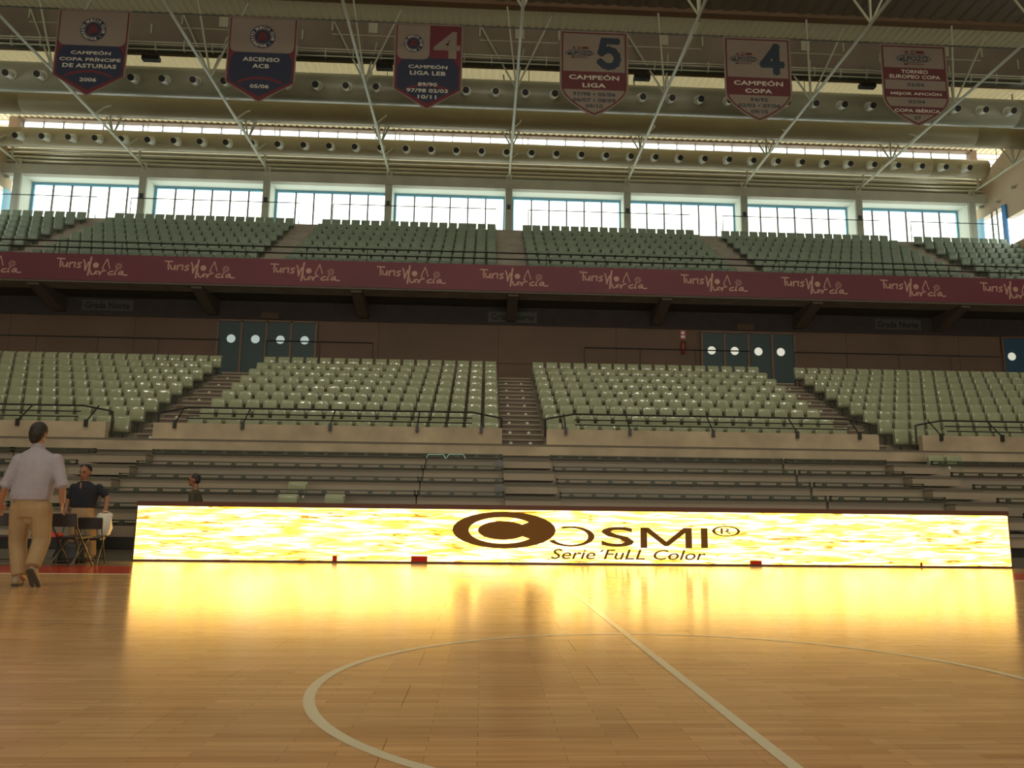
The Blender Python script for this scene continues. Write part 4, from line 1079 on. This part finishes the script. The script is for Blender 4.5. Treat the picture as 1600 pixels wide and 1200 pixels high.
def head(mb, c, s=1.0, face=(0,-1,0)):
    """skull, jaw, nose, ears; face is a horizontal unit vector"""
    c = Vector(c); f = Vector(face).normalized(); r = Vector((f.y, -f.x, 0))
    o0 = len(mb.v)
    mb.ball((0,0,.02), .077, .095, .105, 16, 12); mb.ball((0,-.035,-.055), .055, .055, .062, 12, 8)
    mb.ball((0,-.06,-.085), .03, .03, .025, 10, 6); mb.cap((0,-.093,.012), .009, (0,-.112,-.022), .014, 8)
    for q in (-1, 1): mb.ball((q*.078,.005,-.005), .012, .022, .033, 8, 6); mb.ball((q*.03,-.085,.022), .022, .014, .010, 8, 6)
    mb.cap((-.022,-.098,-.055), .008, (.022,-.098,-.055), .008, 8)
    for i in range(o0, len(mb.v)):
        v = mb.v[i]; w_ = c+(r*(-v[0])+f*(-v[1]))*s+Vector((0,0,v[2]*s)); mb.v[i] = tuple(w_)
def eyes(parent, c, s, face):
    c = Vector(c); f = Vector(face).normalized(); r = Vector((f.y, -f.x, 0))
    for q in (-1, 1):
        p = c+(f*.088+r*q*.03)*s+Vector((0,0,.008*s)); MB().ball(p, .013*s, nu=10, nv=8).build('eye', M['hair'], parent, True)

# --- the man walking away
YM = 9.47
def J(cx_, cy_, dy=0):
    P = at(cx_/4.138, 640+cy_/4.138, YM); P = at(cx_/4.138, 640+cy_/4.138, YM+dy); return P
def person_root(name, foot, **k): return empty(name, foot, **k)
root = empty('person', (J(160, 900).x, YM, 0), label='man in pale lilac shirt and beige trousers walking away at far left', cat='person')
ox, oy = root.location.x, YM
def loc(P): P = Vector(P); return Vector((P.x-ox, P.y-oy, P.z))
hd = loc(J(250, 155)); nk = loc(J(248, 236)); shL = loc(J(128, 328)); shR = loc(J(362, 328))
elL = loc(J(38, 490, -.02)); elR = loc(J(402, 492, -.03)); wrL = loc(J(4, 610, .10)); wrR = loc(J(402, 600, .05))
hpL = loc(J(135, 640)); hpR = loc(J(268, 640)); knL = loc(J(115, 860, .05)); knR = loc(J(268, 850, .02))
anL = loc(J(125, 1075, .0)); anR = loc(J(208, 1020, -.16))
ws_ = loc(J(200, 560)); ch = loc(J(240, 400)); pel = loc(J(200, 640))
b = MB(); head(b, hd, 1.02, (.12, 1, 0)); b.cap(nk+Vector((0,0,.06)), .055, nk-Vector((0,0,.06)), .062, 12)
b.loft([(pel-Vector((0,0,.08)), .14, .10), (pel, .16, .11), (ws_, .15, .10), (ch, .18, .115), (nk-Vector((0,0,.10)), .15, .09), (nk-Vector((0,0,.05)), .06, .06)])
for a, e_, w_ in ((shL, elL, wrL), (shR, elR, wrR)): b.cap(a, .055, e_, .042, 10); b.cap(e_, .042, w_, .028, 10)
for a, e_, w_ in ((hpL, knL, anL), (hpR, knR, anR)): b.cap(a, .085, e_, .055, 10); b.cap(e_, .055, w_, .036, 10)
hand(b, wrL, wrL-elL+Vector((0,.05,-.05)), (.6,.6,0), 1.05, .6); hand(b, wrR, Vector((0,.03,-1)), (-.3,.8,0), 1.05, .6)
b.cap(anL, .035, anL+Vector((0,.10,-.04)), .03); b.cap(anR, .035, anR+Vector((0,.06,-.08)), .03)
solid(b, 'body', M['skin'], root, .010)
b = MB(); hc = hd+Vector((0,-.004,.03)); b.ball(hc, .090, .108, .110, 16, 12); b.ball(hc+Vector((0,-.03,-.03)), .086, .082, .08, 14, 10); b.ball(hc+Vector((-.01,-.03,-.075)), .070, .065, .080, 14, 10)
solid(b, 'hair', M['hair'], root, .012)
b = MB(); up_ = Vector((0,0,1))
b.loft([(ws_-up_*.045, .205, .145), (ws_+up_*.02, .225, .155), ((ws_+ch)/2, .215, .15), (ch, .235, .145), (ch+up_*.10, .225, .13), (nk-up_*.085, .17, .10), (nk-up_*.03, .075, .075)])
b.cap(shL, .078, elL+(shL-elL)*.05, .062, 12); b.cap(shR, .078, elR+(shR-elR)*.05, .062, 12)
b.tube(elL+(shL-elL)*.12, elL-(shL-elL)*.06, .067, .066, n=12); b.tube(elR+(shR-elR)*.12, elR-(shR-elR)*.06, .067, .066, n=12)
b.loft([(nk-up_*.05, .072, .072), (nk+up_*.03, .066, .068)])
solid(b, 'shirt', M['shirt'], root, .011, 2)
b = MB(); b.loft([(pel-up_*.10, .155, .12), (pel, .185, .135), (ws_-up_*.02, .175, .13)])
for a, e_, w_ in ((hpL, knL, anL), (hpR, knR, anR)):
    b.cap(a, .115, e_, .092, 12); b.tube(e_, w_+(e_-w_)*.02, .092, .078, n=12); b.ball(e_, .09)
b.cap((hpL+hpR)/2-up_*.04, .10, (hpL+hpR)/2-up_*.10, .09)
solid(b, 'trousers', M['chino'], root, .012, 2)
def shoe(root_, heel, toe, w_=.045, sole_up=None):
    heel = Vector(heel); toe = Vector(toe); d = (toe-heel).normalized(); n_ = Vector(sole_up) if sole_up else Vector((0,0,1)); n_ = (n_-d*n_.dot(d)).normalized()
    b_ = MB(); b_.cap(heel+n_*.045+d*.03, .045, toe-d*.05+n_*.032, .04, 12); b_.cap(heel+n_*.08+d*.04, .043, heel+n_*.05+d*.11, .042, 12)
    o_ = solid(b_, 'shoe', M['shoe'], root_, .009)
    s_ = d.cross(n_); P_ = []
    for t, ww in ((-.01,.02),(.0,.036),(.06,.038),(.16,.048),(.22,.046),(.265,.02)): P_.append((t, ww))
    pts = [heel+d*t+s_*ww for t, ww in P_]+[heel+d*t-s_*ww for t, ww in reversed(P_)]
    k_ = len(pts); MB().add([p-n_*.004 for p in pts]+[p+n_*.022 for p in pts], [tuple(range(k_)), tuple(range(2*k_-1, k_-1, -1))]+[(i, i+k_, (i+1) % k_+k_, (i+1) % k_) for i in range(k_)]).build('sole', M['sole'], o_)
hl_ = Vector((anL.x-.01, anL.y-.05, .006)); shoe(root, hl_, hl_+Vector((-.08, .25, 0)))
hr_ = anR+Vector((-.0, -.06, -.03)); shoe(root, hr_, hr_+Vector((.035, .15, -.23)), sole_up=(0, .8, .55))

# --- the man in the navy polo with a bag
Y2 = 14.62
def J2(cx_, cy_, dy=0): return at(cx_/4.138, 640+cy_/4.138, Y2+dy)
root2 = empty('person', (J2(550, 700).x, Y2, 0), label='man in dark navy polo with glasses on his head, facing the court', cat='person')
ox, oy = root2.location.x, Y2
hd = loc(J2(553, 402)); nk = loc(J2(550, 455)); shL = loc(J2(478, 500)); shR = loc(J2(640, 503)); elL = loc(J2(440, 590)); elR = loc(J2(695, 575, .02))
wrL = loc(J2(425, 668, -.08)); wrR = loc(J2(682, 640, -.10)); ws_ = loc(J2(538, 625)); ch = loc(J2(552, 540)); pel = ws_-up_*.12
hd = hd-Vector((0,0,.015)); b = MB(); face = (-.12, -1, 0); head(b, hd, 1.1, face); b.cap(nk+up_*.05, .055, nk-up_*.06, .065)
b.loft([(pel-up_*.06, .15, .11), (pel, .17, .12), (ws_, .175, .12), (ch, .19, .125), (nk-up_*.09, .16, .10), (nk-up_*.04, .07, .07)])
for a, e_, w_ in ((shL, elL, wrL), (shR, elR, wrR)): b.cap(a, .06, e_, .045); b.cap(e_, .045, w_, .032)
fL = Vector((-.16, 0, .07)); fR = Vector((.14, .05, .07))
for a, k_, f_ in ((pel+Vector((-.09,0,-.03)), Vector((-.13,-.03,.48)), fL), (pel+Vector((.09,0,-.03)), Vector((.12,.0,.48)), fR)): b.cap(a, .085, k_, .055); b.cap(k_, .055, f_, .036); b.cap(f_, .035, f_+Vector((0,-.12,-.04)), .03)
hand(b, wrL, (-.1, -.2, -1), (.5, -.8, 0), 1, .5); hand(b, wrR, (-.1, -.1, -1), (-.5, -.8, 0), 1, .9)
solid(b, 'body', M['skin_dark'], root2, .012); eyes(root2, hd, 1.1, face)
b = MB(); b.ball(hd+Vector((0,.024,.055)), .094, .104, .100, 14, 10); b.ball(hd+Vector((0,.05,0)), .074, .06, .08, 12, 8); solid(b, 'hair', M['hair'], root2, .012)
b = MB(); gz = hd+Vector((0,-.055,.115))
for q in (-1, 1): b.ball(gz+Vector((q*.035,0,0)), .032, .012, .02, 10, 6); b.path([gz+Vector((q*.065,0,.0)), gz+Vector((q*.085,.08,-.03))], .005)
b.build('glasses', M['black'], root2, True)
b = MB(); b.loft([(ws_-up_*.03, .20, .145), (ws_+up_*.06, .21, .155), (ch, .235, .15), (ch+up_*.1, .215, .135), (nk-up_*.075, .165, .105), (nk-up_*.02, .072, .072)])
for a, e_ in ((shL, elL), (shR, elR)): b.cap(a, .064, e_+(a-e_)*.32, .064, 12)
solid(b, 'polo_shirt', M['polo'], root2, .012, 2)
MB().box(nk.x-.012, nk.x+.012, nk.y-.135, nk.y-.12, nk.z-.19, nk.z-.05).build('placket', M['skin_dark'], root2)
b = MB(); b.loft([(pel-up_*.08, .17, .13), (pel, .19, .14), (ws_-up_*.01, .19, .135)])
for a, k_, f_ in ((pel+Vector((-.09,0,-.03)), Vector((-.13,-.03,.48)), fL), (pel+Vector((.09,0,-.03)), Vector((.12,.0,.48)), fR)): b.cap(a, .115, k_, .09); b.tube(k_, f_+Vector((0,0,.02)), .09, .08, n=12); b.ball(k_, .088)
solid(b, 'trousers', M['chino'], root2, .013, 2)
for f_ in (fL, fR): shoe(root2, Vector((f_.x, f_.y+.05, .006)), Vector((f_.x, f_.y-.2, .006)))
# white plastic bag in his hand
P = J2(668, 660, -.14); Q = J2(668, 815, -.14); hgt = P.z-Q.z
bgm = MB(); rings = []
for t, w_, d_ in ((0,.10,.05),(.05,.14,.07),(.3,.16,.08),(.6,.165,.07),(.85,.15,.045),(.93,.14,.03)):
    rings.append((Vector((.025*math.sin(7*t),0,t*hgt)), w_*(.8+.25*t), d_*(1.1-.4*t)))
bgm.loft(rings, 18)
for i, v in enumerate(bgm.v): bgm.v[i] = (v[0]*.8*(1+.16*math.sin(9*v[2]+i*2.3)), v[1]*(1+.3*math.sin(i*1.7)), v[2])
bag = bgm.build('plastic_bag', M['bag'], None, True, loc=(Q.x, Y2-.14, Q.z)); tag(bag, 'white plastic carrier bag hanging from the hand of the man in navy', 'bag')
MB().path([(-.11,0,.9*hgt), (-.02,0,1.02*hgt), (.02,0,1.02*hgt), (.11,0,.9*hgt)], .008).build('handle', M['bag'], bag)

# --- the boy behind the screen
Y3 = 15.12
def J3(cx_, cy_, dy=0): return at(cx_/4.138, 640+cy_/4.138, Y3+dy)
root3 = empty('person', (J3(1262, 590).x, Y3, 0), label='dark-haired boy in dark olive T-shirt behind the left end of the screen', cat='person')
ox, oy = root3.location.x, Y3
hd = loc(J3(1256, 456)); nk = hd+Vector((.035, 0, -.14)); face = (-1, -.15, 0)
b = MB(); head(b, hd, .96, face); b.cap(nk+up_*.06, .045, nk-up_*.06, .05)
chz = nk-up_*.24
b.loft([(Vector((nk.x+.02,0,.72)), .10, .14), (Vector((nk.x+.02,0,.95)), .09, .125), (chz+Vector((.02,0,0)), .10, .15), (nk-up_*.10, .08, .14), (nk-up_*.05, .055, .06)])
for q in (-1, 1):
    s0 = nk+Vector((.0, q*.155, -.11)); e0 = s0+Vector((.03, q*.02, -.27)); w0 = e0+Vector((-.10, 0, -.22)); b.cap(s0, .045, e0, .035); b.cap(e0, .035, w0, .026); hand(b, w0, (-.2, 0, -1), (-1, 0, 0), .9, .5)
    h0 = Vector((nk.x+.02, q*.075, .75)); k0 = Vector((nk.x, q*.085, .42)); f0 = Vector((nk.x+.03, q*.09, .07)); b.cap(h0, .07, k0, .048); b.cap(k0, .048, f0, .034); b.cap(f0, .032, f0+Vector((-.11,0,-.03)), .027)
solid(b, 'body', M['skin_dark'], root3, .012); eyes(root3, hd, .96, face)
b = MB(); b.ball(hd+Vector((.018,0,.045)), .09, .08, .08, 14, 10); b.ball(hd+Vector((.05,0,-.0)), .06, .07, .075, 12, 8); solid(b, 'hair', M['hair'], root3, .012)
b = MB(); b.loft([(Vector((nk.x+.02,0,.74)), .12, .165), (Vector((nk.x+.02,0,.95)), .115, .155), (chz+Vector((.02,0,0)), .12, .17), (nk-up_*.085, .09, .15), (nk-up_*.03, .055, .06)])
for q in (-1, 1): s0 = nk+Vector((.0, q*.155, -.11)); b.cap(s0, .062, s0+Vector((.02, q*.015, -.17)), .06)
solid(b, 't_shirt', M['polo_olive'], root3, .012, 2)
b = MB(); b.loft([(Vector((nk.x+.02,0,.66)), .11, .15), (Vector((nk.x+.02,0,.80)), .115, .155)])
for q in (-1, 1): h0 = Vector((nk.x+.02, q*.075, .72)); k0 = Vector((nk.x, q*.085, .42)); f0 = Vector((nk.x+.03, q*.09, .09)); b.cap(h0, .085, k0, .068); b.tube(k0, f0, .068, .06, n=12)
solid(b, 'trousers', M['jeans'], root3, .013, 2)
for q in (-1, 1): shoe(root3, Vector((nk.x+.08, q*.09, .006)), Vector((nk.x-.18, q*.09, .006)))

# ================================================================== FOLDING CHAIRS
def folding_chair(loc_, rz, label, s=1.0):
    e = empty('folding_chair', loc_, label=label, cat='chair', group='black folding chairs beside the screen'); e.rotation_euler.z = rz; e.scale = (s, s, s)
    w_ = .21
    # back panel curved, facing the local +Y side
    mb = MB(); n_ = 8
    for k in range(n_):
        a, b_ = -w_+2*w_*k/n_, -w_+2*w_*(k+1)/n_; ca, cb_ = .05*(1-(a/w_)**2), .05*(1-(b_/w_)**2)
        z0a, z1a = .60, .80-.03*(abs(a)/w_)**3
        z1b = .80-.03*(abs(b_)/w_)**3
        mb.add([(a,.20+ca,z0a),(b_,.20+cb_,z0a),(b_,.22+cb_,z1b),(a,.22+ca,z1a),(a,.215+ca,z0a),(b_,.215+cb_,z0a),(b_,.235+cb_,z1b),(a,.235+ca,z1a)],
               [(0,1,2,3),(7,6,5,4),(0,4,5,1),(3,2,6,7),(1,5,6,2),(0,3,7,4)])
    mb.build('backrest', M['black'], e)
    mb = MB().prism([(-.20,.43),(.17,.41),(.18,.44),(-.19,.465)], -w_+.02, w_-.02, 'x'); mb.build('seat', M['black'], e)
    for q in (-1, 1):
        MB().path([(q*w_, .235, .79), (q*w_, .19, .58), (q*w_, -.22, .0)], .012, 8).build('leg', M['steel_leg'], e)
        MB().path([(q*(w_-.03), -.12, .42), (q*(w_-.03), .24, .0)], .012, 8).build('leg', M['steel_leg'], e)
    MB().path([(-w_, -.155, .09), (w_, -.155, .09)], .009, 6).build('stretcher', M['steel_leg'], e)
    MB().path([(-w_+.03, .17, .08), (w_-.03, .17, .08)], .009, 6).build('stretcher', M['steel_leg'], e)
    MB().path([(-w_, .235, .79), (w_, .235, .79)], .012, 6).build('top_bar', M['steel_leg'], e)
    return e
M['steel_leg'] = mat('dark_chair_tube', (.05, .044, .038), .35, metal=.3)
def gx(cx_, Y): return at(cx_/4.138, 860, Y).x
folding_chair((gx(455, 13.2), 13.25, 0), PI-.25, 'black folding chair standing right behind the walking man')
folding_chair((gx(560, 13.75), 13.85, 0), PI+.2, 'black folding chair in front of the man in navy', .93)
folding_chair((gx(-15, 13.0), 13.1, 0), PI+.4, 'black folding chair cut by the left edge of the photo')
folding_chair((gx(270, 13.9), 14.0, 0), .3, 'black folding chair half hidden behind the walking man')
# red object and dark bag behind the chairs
P = at(370/4.138, 640+755/4.138, 13.5)
rd = MB().prism([(-.17,-.04),(.15,-.03),(.22,.0),(.15,.035),(-.17,.05)], -.05, .05, 'y').build('red_jacket', M['red_item'], None, loc=(P.x, 13.28, .47)); tag(rd, 'small bright red item lying on the folding chair behind the walking man', 'cloth')
b = MB(); b.loft([((0,0,.0),.26,.16),((0,0,.1),.29,.18),((.02,0,.28),.24,.14),((.03,0,.34),.12,.06)])
bo = solid(b, 'duffel_bag', M['black'], None, .02, 3); bo.location = (gx(450, 14.1), 14.15, 0); tag(bo, 'black duffel bag on the floor under the folding chairs', 'bag')
MB().path([(-.12,-.1,.30),(-.06,-.14,.40),(.08,-.14,.40),(.14,-.1,.30)], .012).build('handle', M['black'], bo)
